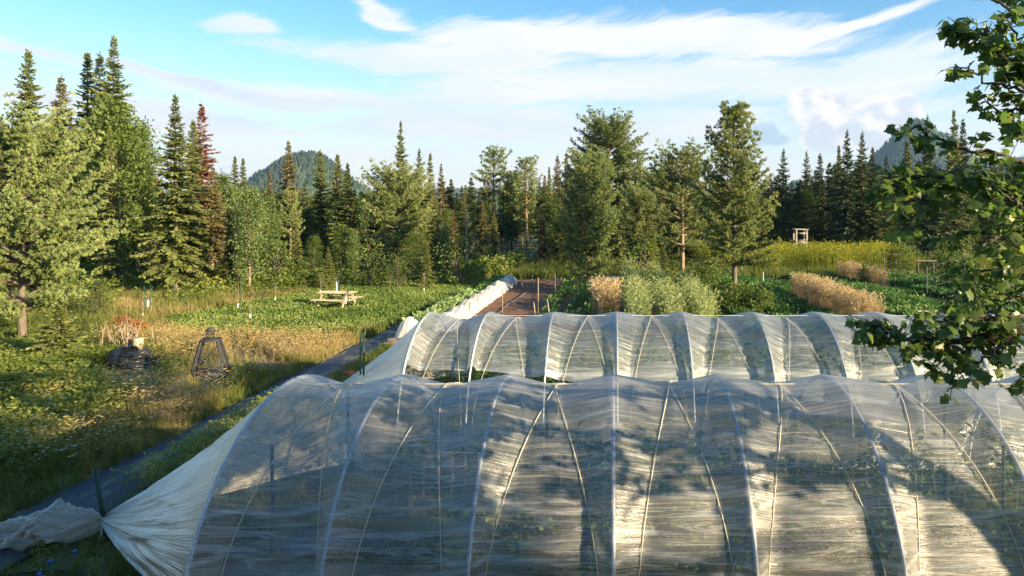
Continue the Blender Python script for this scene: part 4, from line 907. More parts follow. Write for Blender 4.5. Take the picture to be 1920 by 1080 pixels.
# ------------------------------------------------------------------ caterpillar tunnels
def tunnel(cy, hoops, a, h, film_m, name_label, gather, zlow, ridge_dip, left_extra=0.0, sag=.12, rr=.022):
    """film laid over hoops and pulled down by lacing ropes; runs along X, ridge at y=cy"""
    root = empty('caterpillar_tunnel', (hoops[0], cy, 0)); ox, oy = hoops[0], cy
    tag(root, name_label, 'polytunnel', 'plastic caterpillar tunnels')
    rng = np.random.RandomState(int(cy*10))
    nB = len(hoops)-1
    def arch(th, k=1.0):        # th 0 = front foot, pi = back foot
        return -a*k*np.cos(th), h*k*np.sin(th)
    # hoops
    for i, hx in enumerate(hoops):
        th = np.linspace(0, pi, 40); yy, zc = arch(th, .988); zc = np.maximum(zc, 0)
        mb = MB(); mb.tube(np.stack([np.full(40, hx-ox), yy, zc+.0], -1), rr, 8); mb.build('hoop', M['pipe'], root, True)
    # rope position across a bay as fraction of the bay, for th
    DIP = .55+1.0*rng.rand(nB); RJ = rng.randn(nB, 3)*.035
    def ropes(th, b):
        s = np.abs(np.cos(th))**1.3
        return .5+RJ[b, 0]-(.36+RJ[b, 1])*s, .5+RJ[b, 0]+(.38+RJ[b, 2])*s
    nth = 190; nu = 25
    th = np.linspace(0, pi, nth)
    U = []; 
    xs = []
    # columns follow the ropes so the creases are sharp
    cols = []
    for b in range(nB):
        w = hoops[b+1]-hoops[b]; dip = sag*DIP[b]; r1, r2 = ropes(th, b)
        for (lo, hi, dl, dh, m) in ((0*th, r1, 0, 1, 9), (r1, r2, 1, 1, 7), (r2, 1+0*th, 1, 0, 9)):
            for j in range(m):
                f = j/m; u = lo+(hi-lo)*f; d = dl+(dh-dl)*f
                if (dl, dh) == (1, 1): d = 1-.18*sin(pi*f)     # film puffs a little between the two ropes
                depth = dip*d*(.75+.9*np.abs(np.cos(th))**.8)
                cols.append((hoops[b]+w*u, depth))
    cols.append((hoops[-1]+0*th, 0*th))
    X = np.array([c[0] for c in cols]); Dp = np.array([c[1] for c in cols])
    TH = np.broadcast_to(th, X.shape)
    # lower edge of the film along the tunnel
    thl = np.arcsin(np.clip(np.vectorize(zlow)(X[:, 0])/h, 0, .95))[:, None]; TH = thl+(pi-.06-thl)*(TH/pi)
    sa = TH*(a+h)/2
    wr = (fbm(X*.7+7, sa*8, 4, 3)-.5)*.075*(.3+np.abs(np.cos(TH))**1.2*1.0)+(fbm(X*2.5, sa*26, 3, 9)-.5)*.012
    k = 1.0-Dp/h*.9
    yy = -a*np.cos(TH)*k; zc = h*np.sin(TH)*k
    nrm = np.stack([0*TH, -np.cos(TH), np.sin(TH)], -1)
    onhoop = np.minimum(1, Dp/.02)
    P = np.stack([X-ox, yy, zc], -1)+nrm*(wr*(.3+.7*onhoop)+.012)[..., None]
    bunch = np.clip(.55-np.abs(np.abs(np.cos(TH))-.96)*6, 0, 1)*(fbm(X*.5+3, sa*5, 3, 6) > .48)
    zr = P[..., 2]; bunch = bunch+np.exp(-((zr-(zlow(0)+.08))/.10)**2)*.9
    for zq, am in ((.80, .035), (.62, .05), (1.22, .03)): bunch = bunch+np.exp(-((zr-zq-am*np.sin(X*1.7+zq*9)-.03*np.sin(X*4+zq))/.018)**2)*1.1*(fbm(X*.8, X*0+zq*7, 3, 8) > .42)
    mb = MB(); mb.grid(P)
    link('film', mb.mesh('film', film_m, True, {'su': X.ravel(), 'sv': sa.ravel(), 'bunch': bunch.ravel()}), root)
    # ropes
    def fp(bx, w, u, t_, dd):
        tl = math.asin(min(.95, zlow(bx)/h)) if t_ < .4 else 0
        kk = 1-dd*(.75+.9*abs(cos(t_))**.8)/h*.9+.012; return (bx+w*u-ox, -a*cos(t_)*kk, h*sin(t_)*kk+.004)
    rng2 = np.random.RandomState(int(cy*10))
    for b in range(nB):
        w = hoops[b+1]-hoops[b]; dip = sag*DIP[b]
        for side in (0, 1):
            pts = []
            for t_ in np.linspace(.03, pi-.03, 60):
                r1, r2 = ropes(t_, b); pts.append(fp(hoops[b], w, (r1, r2)[side], t_, dip))
            m2 = MB(); m2.tube(pts, .0065 if cy < 12 else .0045, 5); m2.build('rope', M['rope'], root, True)
    # ridge strings, side wires
    m3 = MB(); m3.tube([(x-ox, .02, h*.975) for x in np.linspace(hoops[0], hoops[-1], 30)], .006, 5); m3.build('ridge_cord', M['rope'], root, True)
    # gathered end
    gx, gy, gz = gather; nt = 46; nth2 = 150
    tt = np.linspace(0, 1, nt)[:, None]; th2 = np.linspace(.0, pi-.05, nth2)[None]
    thl0 = math.asin(min(.95, max(.03, zlow(hoops[0]-.01))/h)); th2 = thl0*.6+(pi-.05-thl0*.6)*(th2/pi)
    ay = -a*np.cos(th2); az_ = h*np.sin(th2)
    s = 1-(1-.03)*tt**.95
    xx = hoops[0]+(gx-hoops[0])*tt**1.0
    yy = ay*s+(gy-cy)*tt; zz_ = az_*s+gz*tt+0*th2
    zz_ = zz_-.10*np.sin(pi*tt)*np.sin(th2)*h*.5
    fold = 1.2*(fbm(th2*5+tt*1.5, tt*2.2+0*th2, 4, 12)-.5)+.6*(fbm(th2*22+0*tt, tt*2+0*th2, 3, 13)-.5)
    amp = .22*np.sin(pi*np.clip(tt, .0, 1)**.8)**.8*(.35+.65*tt)+.05*tt
    off = fold*amp
    xx = xx+(fbm(th2*4+0*tt, tt*3+0*th2, 3, 19)-.5)*.25*np.sin(pi*tt)
    P = np.stack([xx+0*th2-ox, yy-np.cos(th2)*off, np.maximum(zz_+np.sin(th2)*off, .03)], -1)
    su = tt*3+0*th2; sv = th2*2.3+0*tt
    mb = MB(); mb.grid(P)
    link('gathered_end', mb.mesh('gathered_end', M['filmend'], True, {'su': su.ravel(), 'sv': sv.ravel(), 'bunch': (tt**2*.8+0*th2).ravel()}), root)
    return root
HN = [-4.45, -3.05, -1.52, 0, 1.5, 3.05, 4.62, 6.15, 7.7, 9.25]
near = tunnel(9.4, HN, 2.45, 2.2, M['film'], 'nearest clear plastic tunnel on white hoops with crossed cream ropes', (-7.0, 9.4, .28), lambda x: .05, 0, sag=.13)
HF = [-4.25, -2.9, -1.38, .08, 1.6, 3.25, 4.7, 6.1, 7.6, 9.1, 10.6, 12.1]
far_ = tunnel(15.7, HF, 2.35, 2.2, M['film2'], 'farther plastic tunnel with its front side rolled up at the left end', (-6.6, 15.7, .3), lambda x: 1.44-.32*min(1, max(0, (x+2.9)/2.4)) -.35*min(1, max(0, (x-.5)/4)), 0, sag=.17, rr=.02)

def tail():
    # loose bundled film beyond the near stake
    nt, na = 60, 40; tt = np.linspace(0, 1, nt)[:, None]; an = np.linspace(0, 2*pi, na)[None]
    cx = -7.02-1.75*tt; cyy = 9.4-.15*tt-.12*np.sin(tt*5); R = .05+.15*np.sin(pi*np.clip(tt, 0, 1)**.7)**.8+.02
    f = fbm(an*2.2+0*tt, tt*6+0*an, 4, 61)-.5; f2 = fbm(np.cos(an)*1.5+5+0*tt, np.sin(an)*1.5+5+tt*9, 4, 62)-.5
    rg = 1-2*np.abs(fbm(np.cos(an)*2.2+9+0*tt, np.sin(an)*2.2+9+tt*5, 3, 66)-.5)*2; R = R*(1+1.5*f2+.45*rg**3); zc = .30-.24*tt**.6+.16*np.exp(-((tt-.33)/.10)**2)
    P = np.stack([cx+0*an+f*.18, cyy+np.cos(an)*R*1.1, np.maximum(zc+np.sin(an)*R*.8, .035)], -1)
    mb = MB(); mb.grid(P); o = link('film_tail', mb.mesh('film_tail', M['filmend'], True, {'su': (tt*2+0*an).ravel(), 'sv': (an*.5+0*tt).ravel(), 'bunch': np.full(nt*na, .3)}), near)
    o.location = (-HN[0], -9.4, 0)
tail()
def stake(name, label, cat, a, b, r=.022, mat='greenpost', group=None, tee=False):
    a = np.array(a, float); b = np.array(b, float); e = empty(name, tuple(a)); mb = MB(); mb.tube([a-a-(0, 0, .0), (b-a)*.5, b-a], [r, r, r*.95], 6); mb.build('shaft', M[mat], e)
    d = b-a
    m2 = MB()
    if tee:
        for f in np.linspace(.15, .95, 9): m2.box(d*f+np.array((0, -r*1.1, 0)), (.02, .018, .016))
        m2.build('studs', M[mat], e)
    else:
        m2.tube([d*.985, d*1.0], [r*1.12, r*.7], 6); m2.build('tip', M[mat], e)
    return tag(e, label, cat, group)
s1 = stake('fence_post', 'leaning dark green post tied to the gathered end of the nearest tunnel', 'post', (-6.93, 9.36, 0), (xz(178, 9.4), 9.4, zz(880, 9.4)), .03, tee=True)
mb = MB()
for k in range(5): mb.tube([(-6.95+.045*cos(t)-.01*k, 9.38+.055*sin(t), .22+.03*k+.01*sin(t*2)) for t in np.linspace(0, 2*pi, 14)], .008, 5)
mb.tube([(-6.98, 9.33, .34), (-6.90, 9.2, .2), (-6.93, 9.18, .03)], .009, 5)
tag(mb.build('rope_tie', M['rope'], None, True), 'pale cord knotted round the leaning green post', 'rope')
for (px, py0, py1, lab, tp) in ((676, 622, 722, 'left one of two green steel posts beyond the nearest tunnel', 676), (682, 615, 720, 'right one of two green steel posts beyond the nearest tunnel', 682)):
    Y = 15.4 if px == 676 else 15.1; stake('fence_post', lab, 'post', (xz(px, Y), Y, 0), (xz(tp, Y), Y, zz(py0, Y)), .022, tee=True)
Y = 13.6; stake('fence_post', 'short leaning black stake by the path behind the nearest tunnel', 'stake', (xz(556, Y), Y, 0), (xz(542, Y), Y, zz(705, Y)), .025, 'tarp')

# inside the tunnels
def trellis(y, x0, x1, z0, z1, label, step=.17):
    e = empty('trellis_net', (x0, y, 0)); mb = MB(); rng = np.random.RandomState(int(y*10))
    for z in np.arange(z0, z1, step): mb.tube([(x-x0, rng.randn()*.006, z+.02*sin(x*3+z*5)+rng.randn()*.004) for x in np.arange(x0, x1, .25)], .0013, 3, cap=False)
    for x in np.arange(x0, x1, step): mb.tube([(x-x0+rng.randn()*.012, rng.randn()*.006, z) for z in np.arange(z0, z1, .12)], .0013, 3, cap=False)
    mb.build('netting', M['whitestring'], e)
    for x in np.arange(x0, x1+.1, 3.0): m = MB(); m.tube([(x-x0, 0, 0), (x-x0, 0, z1+.1)], .02, 6); m.build('post', M['greenpost'], e)
    return tag(e, label, 'trellis')
trellis(8.4, -4.2, 8.0, .35, 1.55, 'white string trellis net inside the nearest tunnel')
trellis(10.3, -4.0, 8.0, .4, 1.7, 'second white trellis net in the back half of the nearest tunnel')
def interior():
    rng = np.random.RandomState(19)
    T_tom = [leafy_tpl(46, .95, .3, .12, s, .1) for s in (71, 72)]
    for (y0, dens, sc, nm, lab, x0, x1, m) in ((8.4, 20, .95, 'tomato_row', 'leafy tomato plants climbing the front net inside the nearest tunnel', -3.4, 9, 'crop'), (10.4, 18, 1.15, 'tomato_row', 'leafy plants in the back bed inside the nearest tunnel', -3.4, 9, 'crop'),
                          (14.9, 18, 1.0, 'tomato_row', 'green plants in the front bed of the farther tunnel', -3.9, 12, 'crop'), (16.5, 18, 1.2, 'tomato_row', 'green plants in the back bed of the farther tunnel', -3.9, 12, 'crop')):
        x, y = strip_points(rng, x0, x1, y0-.25, y0+.25, dens); k = fbm(x*.8, x*0+y0, 2, 6) > .33; x, y = x[k], y[k]
        cover(nm, m, T_tom, x, y, sc*(.7+.5*rng.rand(len(x))), .45+rng.randn(len(x))*.2, int(y0*10), lab, 'tomato plants')
    x, y = rand_in(rng, 2600, -4.5, 12, 13.3, 18); cover('tunnel_grass', 'grass', T_grass, x, y, .6+.4*rng.rand(len(x)), .2+rng.randn(len(x))*.1, 41, 'green grass under the farther tunnel, seen below its rolled up side', 'grass')
    x, y = rand_in(rng, 1500, -4.6, 9, 7.3, 11.5); k = ~((y < 8.0) | ((y > 9) & (y < 9.7))); cover('tunnel_grass', 'grass', T_grass, x[k], y[k], .5+.3*rng.rand(k.sum()), .3+rng.randn(k.sum())*.1, 42, 'patchy grass on the floor of the nearest tunnel', 'grass')
interior()

# ------------------------------------------------------------------ beds: row cover, stakes, hose
def row_cover(x0, x1, y0, y1, h, n, label, seed, taper=True):
    e = empty('row_cover', ((x0+x1)/2, y0, 0)); ny = n*22; na = 34
    V_ = np.linspace(0, 1, ny)[:, None]; th = np.linspace(0, pi, na)[None]
    ph = V_*n; ph = ph-np.floor(ph); hump = 1-.55*np.abs(np.sin(pi*(V_*n)))**1.0*0-.40*(np.abs(ph-.5)*2)**1.6
    endt = np.minimum(1, np.minimum(V_, 1-V_)*n*2.2+.05)**.5
    Z = h*np.sin(th)**.75*hump*endt*(.9+.2*fbm(V_*n*1.0+seed, V_*0, 2, seed)); w = (x1-x0)/2
    X = -w*np.cos(th)*(1+.10*hump)*(.82+.18*endt)+(fbm(V_*n+0*th, th*3, 3, seed)-.5)*.10
    Y = (y1-y0)*V_+(fbm(V_*n*1.5+0*th, th*2, 3, seed+2)-.5)*.12; Z = Z+(fbm(V_*n*3+0*th, th*6, 3, seed+4)-.5)*.14*np.sin(th)+.01
    P = np.stack([X, Y+0*th, np.maximum(Z, .015)], -1); mb = MB(); mb.grid(P)
    link('fabric', mb.mesh('fabric', M['rowcover'], True, {'su': (V_*(y1-y0)+0*th).ravel(), 'sv': (th+0*V_).ravel(), 'bunch': (0*th+0*V_).ravel()}), e)
    for k in range(n):
        t = np.linspace(0, pi, 14); yk = (k+.5)/n*(y1-y0); m = MB(); m.tube(np.stack([-w*.9*np.cos(t), yk+0*t, h*.86*np.sin(t)**.8], -1), .006, 4); m.build('wire_hoop', M['metal'], e)
    return tag(e, label, 'row cover')
row_cover(-6.9, -6.1, 25.6, 43.6, .64, 9, 'long humped white row cover running beside the bare soil', 3)
row_cover(-7.55, -6.85, 23.2, 25.0, .82, 1, 'single white covered hump at the near end of the rows, beside the path', 5)

def pole(px, py0, py1, label, mat='greywood', r=.02, lean=0, cat='stake', group=None, name='garden_stake'):
    x, y = at(px, py0); top = zz(py1, y); return stake(name, label, cat, (x, y, 0), (x+lean, y, top), r, mat, group)
pole(487, 0+618, 566, 'x') if False else None
for (px, b, t, lab, m, ln) in ((881, 597, 566, 'thin stake leaning out of the white row cover', 'greywood', 0), (942, 590, 543, 'thin brown stake at the near left of the bare soil', 'stick', 0), (979, 543, 520, 'short pale stake in the middle of the bare soil', 'wood', 0),
                               (1009, 588, 521, 'tall pale stake at the right edge of the bare soil', 'stick', 0), (1005, 600, 567, 'short orange wooden stake right of the bare soil, left of a leaning twin', 'wood', -.1), (1032, 600, 561, 'leaning orange wooden stake right of the bare soil', 'wood', -.14),
                               (1041, 560, 512, 'dark thin stake before the pale young pine', 'bark', 0), (1052, 556, 518, 'second dark stake before the pale young pine', 'bark', 0), (998, 537, 515, 'pale post at the far side of the bare soil', 'wood', 0),
                               (1391, 520, 493, 'short orange stake near the tallest right hand pine', 'wood', 0), (1431, 540, 510, 'thin white stake in the vegetable rows', 'guard', 0), (1503, 580, 547, 'dark bent stake in front of the long wheat patch', 'bark', .15),
                               (1073, 590, 555, 'green plant cane left of the small wheat patch', 'greenpost', 0)):
    pole(px, b, t, lab, m, .026, ln)
mb = MB(); rng = np.random.RandomState(4)
mb.tube([(-4.95+.16*sin(y*.35)+.03*sin(y*1.3), y, .10+.01*sin(y*5)) for y in np.linspace(26, 45, 90)], .022, 6)
tag(mb.build('drip_hose', M['metal'], None, True), 'grey irrigation hose winding along the middle of the bare soil', 'hose')
mb = MB(); mb.tube([(-8.95+.04*sin(y*2), y, .06) for y in np.linspace(17, 30, 40)], .025, 6); tag(mb.build('irrigation_pipe', M['hose'], None, True), 'dark irrigation pipe along the left edge of the black path', 'pipe')
mb = MB(); mb.tube([(-7.6+1.2*t, 8.35+.15*sin(t*3), .05) for t in np.linspace(0, 1.8, 20)], .014, 5); tag(mb.build('garden_hose', M['hose'], None, True), 'black hose in the grass below the gathered film', 'hose')

def lump(name, c, d, label, cat, mat, seed=0, rough=.25, smooth=True):
    n, m = 26, 16; u = np.linspace(0, 2*pi, n)[:, None]; v = np.linspace(0.02, pi-.02, m)[None]
    dx = np.cos(u)*np.sin(v); dy = np.sin(u)*np.sin(v); dz = np.cos(v)+0*u
    r = 1+rough*(fbm(dx*1.8+5, dy*1.8+dz*2+5, 4, seed)-.5)*2
    P = np.stack([dx*r*d[0]/2, dy*r*d[1]/2, np.maximum(dz*r*d[2]/2+d[2]*.35, 0)], -1); P[-1] = P[0]
    mb = MB(); mb.grid(P); return tag(mb.build(name, M[mat], None, smooth, (c[0], c[1], float(ground_z(*c))+.01)), label, cat)
lump('plastic_bag', at(905, 513), (1.1, .8, .7), 'crumpled white plastic heap right of the dead birch', 'plastic sheet', 'cloth', 2, .5)
lump('plastic_bag', at(886, 514), (.6, .6, .5), 'smaller white plastic heap at the foot of the dead birch', 'plastic sheet', 'cloth', 6, .5)
lump('plastic_sheet', (-.2, 46.5), (1.5, 1.8, .22), 'white plastic sheet lying at the end of the weed fabric', 'plastic sheet', 'cloth', 4, .5)
lump('plastic_bag', at(343, 537), (.35, .3, .25), 'small white scrap in the shrubs beside the sunny trunk', 'plastic scrap', 'cloth', 9, .5)
lump('stone_pile', at(745, 650), (1.0, .8, .35), 'brown clod pile at the edge of the path by the single white hump', 'clod pile', 'stick', 5, .6)

def bucket(px, py, r, h, mat, label, handle=True):
    x, y = at(px, py); e = empty('bucket', (x, y, 0)); mb = MB(); n = 16
    prof = [(r*.78, 0), (r*.8, .01), (r, h), (r*1.06, h), (r*1.06, h-.03), (r*.96, h-.03), (r*.76, .02)]; a = np.arange(n+1)*2*pi/n
    P = np.array([[(cos(t)*q[0], sin(t)*q[0], q[1]) for t in a] for q in prof]); mb.grid(P); mb.build('shell', M[mat], e, True)
    m = MB(); m.tube([(r*cos(t), .02, h*.9+r*.5*sin(t)) for t in np.linspace(0, pi, 14)], .006, 4); m.build('handle', M['metal'], e); return tag(e, label, 'bucket')
bucket(655, 712, .13, .22, 'red', 'red plastic bucket in the grass by the farther tunnel end')
bucket(188, 672, .15, .28, 'cloth', 'pale bucket half hidden in the weeds left of the black tarp pile')
for k, (px, py) in enumerate(((140, 1034), (95, 1053), (74, 1078))):
    x, y = at(px, py+30); mb = MB(); mb.tube([(0, 0, 0), (0, 0, .16), (0, 0, .19)], [.008, .012, .026], 6); mb.tube([(0, 0, .18), (0, 0, .205)], [.03, .012], 8)
    tag(mb.build('sprinkler_stake', M['bluepl'], None, True, (x, y, .02)), ('blue plastic marker nearest to the gathered film', 'middle blue plastic marker in the lower left grass', 'blue plastic marker lowest in the left corner')[k], 'marker')

# ------------------------------------------------------------------ wire frame tower (lantern shaped)
def tower():
    x, y = at(395, 707); e = empty('wire_frame_tower', (x, y, 0), .35); w = M['darkwood']
    bw, tw, h = .42, .20, 1.02
    cs = [(sx, sy) for sx in (-1, 1) for sy in (-1, 1)]
    for sx, sy in cs: m = MB(); m.bar((sx*bw, sy*bw, 0), (sx*tw, sy*tw, h), .06, .06, bev=.006); m.build('leg', w, e)
    m = MB()
    for s in (-1, 1):
        m.bar((-tw-.03, s*tw, h+.01), (tw+.03, s*tw, h+.01), .06, .05); m.bar((s*tw, -tw+.03, h+.013), (s*tw, tw-.03, h+.013), .06, .05)
    m.build('top_frame', w, e); m = MB(); z = .14; q = bw-(bw-tw)*z/h
    for s in (-1, 1):
        m.bar((-q-.05, s*q, z), (q+.05, s*q, z), .045, .07); m.bar((s*q, -q, z+.004), (s*q, q, z+.004), .045, .06)
    m.build('base_frame', w, e)
    for (a, b) in ((((-bw+.05), -bw+.07, .62), (q-.02, -q, .18)), ((-q, q, .2), (tw, tw, .9))):
        m = MB(); m.bar(a if a[2] < .5 else (-(bw-(bw-tw)*.62/h), -(bw-(bw-tw)*.62/h), .62), b, .035, .03); m.build('brace', w, e)
    # mesh screens: thin wires
    m = MB()
    for side in range(4):
        ca, sa = cos(side*pi/2), sin(side*pi/2)
        rot = lambda p: (p[0]*ca-p[1]*sa, p[0]*sa+p[1]*ca, p[2])
        for f in np.linspace(.15, 1, 22): qq = bw-(bw-tw)*f*1.0; m.tube([rot((-qq, -qq, h*f)), rot((qq, -qq, h*f))], .0018, 3, cap=False)
        for g in np.linspace(-1, 1, 20): m.tube([rot((g*bw, -bw, .05)), rot((g*tw, -tw, h))], .0018, 3, cap=False)
    m.build('screen', M['darkwire'], e)
    # little cage with a peaked cap
    m = MB()
    for z in np.linspace(h+.05, h+.24, 6): m.tube([(.10*cos(t), .10*sin(t), z) for t in np.linspace(0, 2*pi, 18)], .004, 4, cap=False)
    for t in np.linspace(0, 2*pi, 14): m.tube([(.10*cos(t), .10*sin(t), h+.02), (.10*cos(t), .10*sin(t), h+.26)], .004, 4)
    m.build('cage', w, e); m = MB(); m.tube([(0, 0, h+.25), (0, 0, h+.252), (0, 0, h+.36)], [.14, .155, .01], 12); m.build('cap', w, e)
    return tag(e, 'black wooden obelisk frame with wire mesh and small peaked cap', 'wire frame')
tower()

def tarp_pile():
    x, y = at(243, 690); e = empty('tarp_pile', (x, y, 0), -.12); mb = MB(); rng = np.random.RandomState(2)
    for k in range(5):
        L_ = 1.15-.10*rng.rand(); z = .06+.095*k; n, m = 30, 20; u = np.linspace(-1, 1, n)[:, None]; v = np.linspace(0, 2*pi, m)[None]
        wd = .36-.02*k; th_ = .085
        px = u*L_/2+(.06*rng.randn()); rr_ = (1-np.abs(u)**7)**.4
        r = 1+.5*(fbm(u*3+k*9+0*v, v*1.0, 4, k)-.5)
        P = np.stack([px+0*v+.03*np.sin(v*2+k), np.cos(v)*wd*rr_*r, z+np.sin(v)*th_*rr_*r+.03*np.sin(u*4+k)+.03*(u > .3)*0], -1); P[:, -1] = P[:, 0]; mb.grid(P)
    mb.build('folded_tarp', M['tarp'], e, True)
    m = MB(); n = 20; U, V_ = np.meshgrid(np.linspace(-1, 0, n), np.linspace(-1, 1, n), indexing='ij')
    P = np.stack([U*.62-.02, V_*.44, .62-.18*np.abs(U*1.0)**3*1.6-.40*np.abs(V_)**4+(fbm(U*4+5, V_*4+5, 4, 8)-.5)*.14], -1); m.grid(P); m.build('top_fold', M['tarp'], e, True)
    return tag(e, 'pile of folded glossy black tarps in the weeds', 'tarp pile')
tarp_pile()
x, y = at(244, 676)
def log(x, y, r, h, label):
    e = empty('stump', (x, y, 0)); m = MB(); z = np.linspace(0, h, 5); m.tube([(0, 0, q) for q in z], r*(1+.05*np.sin(z*9)), 14); m.build('bark', M['stump'], e, True)
    m = MB(); m.tube([(0, 0, h), (0, 0, h+.004)], [r*.96, r*.93], 14); m.build('cut_face', M['stump'], e); return tag(e, label, 'stump')
log(x, y+.35, .15, .62, 'pale cut stump standing behind the black tarp pile')
def sticks():
    x, y = at(222, 672); mb = MB(); rng = np.random.RandomState(6)
    for k in range(34):
        b = np.array((rng.randn()*.35, rng.rand()*.5, 0)); d = np.array((rng.randn()*.35-.1, rng.randn()*.2, 1)); L_ = .6+.65*rng.rand(); p = [b+d*L_*s+rng.randn(3)*.03 for s in (0, .4, .75, 1)]
        mb.tube(p, np.array((.022, .018, .013, .006))*(.6+.8*rng.rand()), 5)
    return tag(mb.build('stick_pile', M['stick'], None, True, (x, y, 0)), 'pile of upright dead sticks and roots behind the black tarps', 'sticks')
sticks()
def fern():
    x, y = at(233, 648); rng = np.random.RandomState(7); mb = MB(); T = leafy_tpl(60, .5, .35, .14, 3, .8); pts = np.array([(0, 0, .55), (.3, .1, .5), (-.25, .1, .6), (.55, 0, .4)]); scatter(mb, T, pts, .8, rng)
    e = empty('dead_branch', (x, y, 0)); mb.build('leaves', M['rustfern'], e); m = MB()
    for q in pts: m.tube([(q[0]*.5, 0, 0), tuple(q+np.array((0, 0, .15)))], [.02, .008], 4)
    m.build('stem', M['stick'], e); return tag(e, 'rust orange dead leaved branch above the stick pile', 'dead branch')
fern()
def plank(p0, p1, w, t, z, label, mat='greywood'):
    a = np.array((*at(*p0), z)); b = np.array((*at(*p1), z)); c = (a+b)/2; mb = MB(); mb.bar(a-c, b-c, w, t, bev=.006); return tag(mb.build('board', M[mat], None, False, tuple(c)), label, 'board')
plank((242, 765), (296, 757), .12, .04, .22, 'weathered pale board lying in the weeds below the black tarps')
plank((532, 737), (553, 735), .10, .03, .06, 'short pale board beside the path behind the nearest tunnel')

# ------------------------------------------------------------------ picnic table
def picnic():
    x, y = at(632, 577); e = empty('picnic_table', (x, y, 0), radians(-9)); w = M['wood']; L_ = 1.72
    for k in range(5): m = MB(); m.box((0, -.30+.15*k, .74), (L_, .135, .04), bev=.006); m.build('top_board', w, e)
    for s in (-1, 1):
        for j in (0, 1): m = MB(); m.box((0, s*(.62+.15*j), .44), (L_, .135, .04), bev=.006); m.build('bench_board', w, e)
    for sx in (-1, 1):
        X = sx*.62
        for s in (-1, 1): m = MB(); m.bar((X, s*.66, 0), (X, s*.22, .70), .04, .09, bev=.005, up=(1, 0, 0)); m.build('leg', w, e)
        m = MB(); m.bar((X+.042*sx, -.82, .38), (X+.042*sx, .82, .38), .04, .085); m.build('cross_bar', w, e)
        m = MB(); m.bar((X+.042*sx, -.36, .685), (X+.042*sx, .36, .685), .04, .07); m.build('cross_bar', w, e)
        m = MB(); m.bar((X, 0, .36), (sx*.12, 0, .70), .04, .07); m.build('brace', w, e)
    return tag(e, 'pale wooden picnic table with two benches on the clover lawn', 'picnic table')
picnic()

# ------------------------------------------------------------------ staked saplings with white guards
def sapling(px, py, ptop, label, guard=.35, crown=None, gz=0, lean=.0, stk=True, post='greenpost'):
    x, y = at(px, py); e = empty('staked_sapling', (x, y, 0)); h = zz(ptop, y)
    if stk: m = MB(); m.tube([(.10, .02, 0), (.10+lean, .02, h)], .016, 5); m.build('stake', M[post], e)
    m = MB(); th = np.linspace(0, 2*pi, 12); P = np.array([[(.035*cos(t)*(1+.15*sin(z*9)), .035*sin(t), gz+z) for t in th] for z in np.linspace(0, guard, 5)]); m.grid(P); m.build('guard', M['guard'], e, True)
    m = MB(); m.tube([(0, 0, 0), (.01, 0, max(.8, h*.55)), (.03, .01, max(1.1, h*.8))], [.014, .010, .005], 5)
    for k in range(5): m.tube([(0, 0, .5+.14*k), (.2*cos(k*2.3), .2*sin(k*2.3), .75+.16*k)], [.006, .003], 3)
    m.build('stem', M['barkpale'], e)
    if crown:
        rng = np.random.RandomState(int(px)); mb = MB(); scatter(mb, leafy_tpl(int(90*crown), .9*crown, .35*crown, .09, int(px), .3), np.array([(0, 0, .65)]), 1., rng); mb.build('crown', M['broad'], e)
    return tag(e, label, 'sapling', 'young staked trees on the lawn')
SP = [(267, 603, 535, 'leftmost staked sapling with two white guards near the stick pile', .30, None, .05, -.05), (277, 597, 533, 'sapling with hanging white guard right beside the leftmost one', .28, None, .5, 0), (446, 582, 520, 'staked sapling with a white guard at the left rim of the clover', .32, None, 0, 0),
      (469, 604, 592, 'tiny bent white tree guard standing in the clover', .33, None, 0, 0), (516, 571, 540, 'small leafy sapling with a white sleeve left of the picnic table', .38, .9, 0, 0), (601, 557, 520, 'sapling with a white sleeve just behind the picnic table left end', .36, 1.1, 0, 0),
      (631, 554, 515, 'sapling with crumpled white wrap right behind the picnic table', .5, None, .25, 0), (648, 590, 525, 'dark stake with sapling standing in front of the picnic table', .28, .5, .5, 0), (731, 552, 505, 'bushy sapling on a dark stake right of the picnic table', .2, 1.5, 0, 0),
      (795, 553, 498, 'staked sapling with two white ties on the right of the lawn', .26, None, .1, 0), (817, 520, 510, 'white guarded sapling far right in the tall grass', .3, .6, .2, 0), (314, 535, 500, 'thin green stake and sapling by the sunny bare trunk', .1, None, 0, -.1)]
for s in SP: sapling(*s)

# ------------------------------------------------------------------ right side: frame, fence, planks
def wood_stand():
    Y = 62.; x = xz(1503, Y); e = empty('wooden_stand', (x, Y, float(ground_z(x, Y)))); w = M['greywood']; W_ = .95; z1 = zz(431, Y)-float(ground_z(x, Y))
    for sx in (-1, 1):
        for sy in (0, 1): m = MB(); m.box((sx*W_/2, sy*.9, z1/2), (.14, .12, z1), bev=.01); m.build('post', w, e)
    m = MB(); m.box((0, .45, z1+.04), (W_+.3, 1.2, .08), bev=.01); m.build('roof', w, e)
    m = MB(); m.box((0, .5, z1-.95), (W_-.16, .8, .06)); m.build('seat', w, e); m = MB(); m.box((0, -.0, z1-.32), (W_-.14, .05, .16)); m.build('rail', w, e)
    m = MB(); m.box((0, .0, z1-1.15), (W_-.14, .05, .3)); m.build('front_board', w, e)
    return tag(e, 'open grey wooden box stand at the dark edge of the woods', 'wooden stand')
wood_stand()
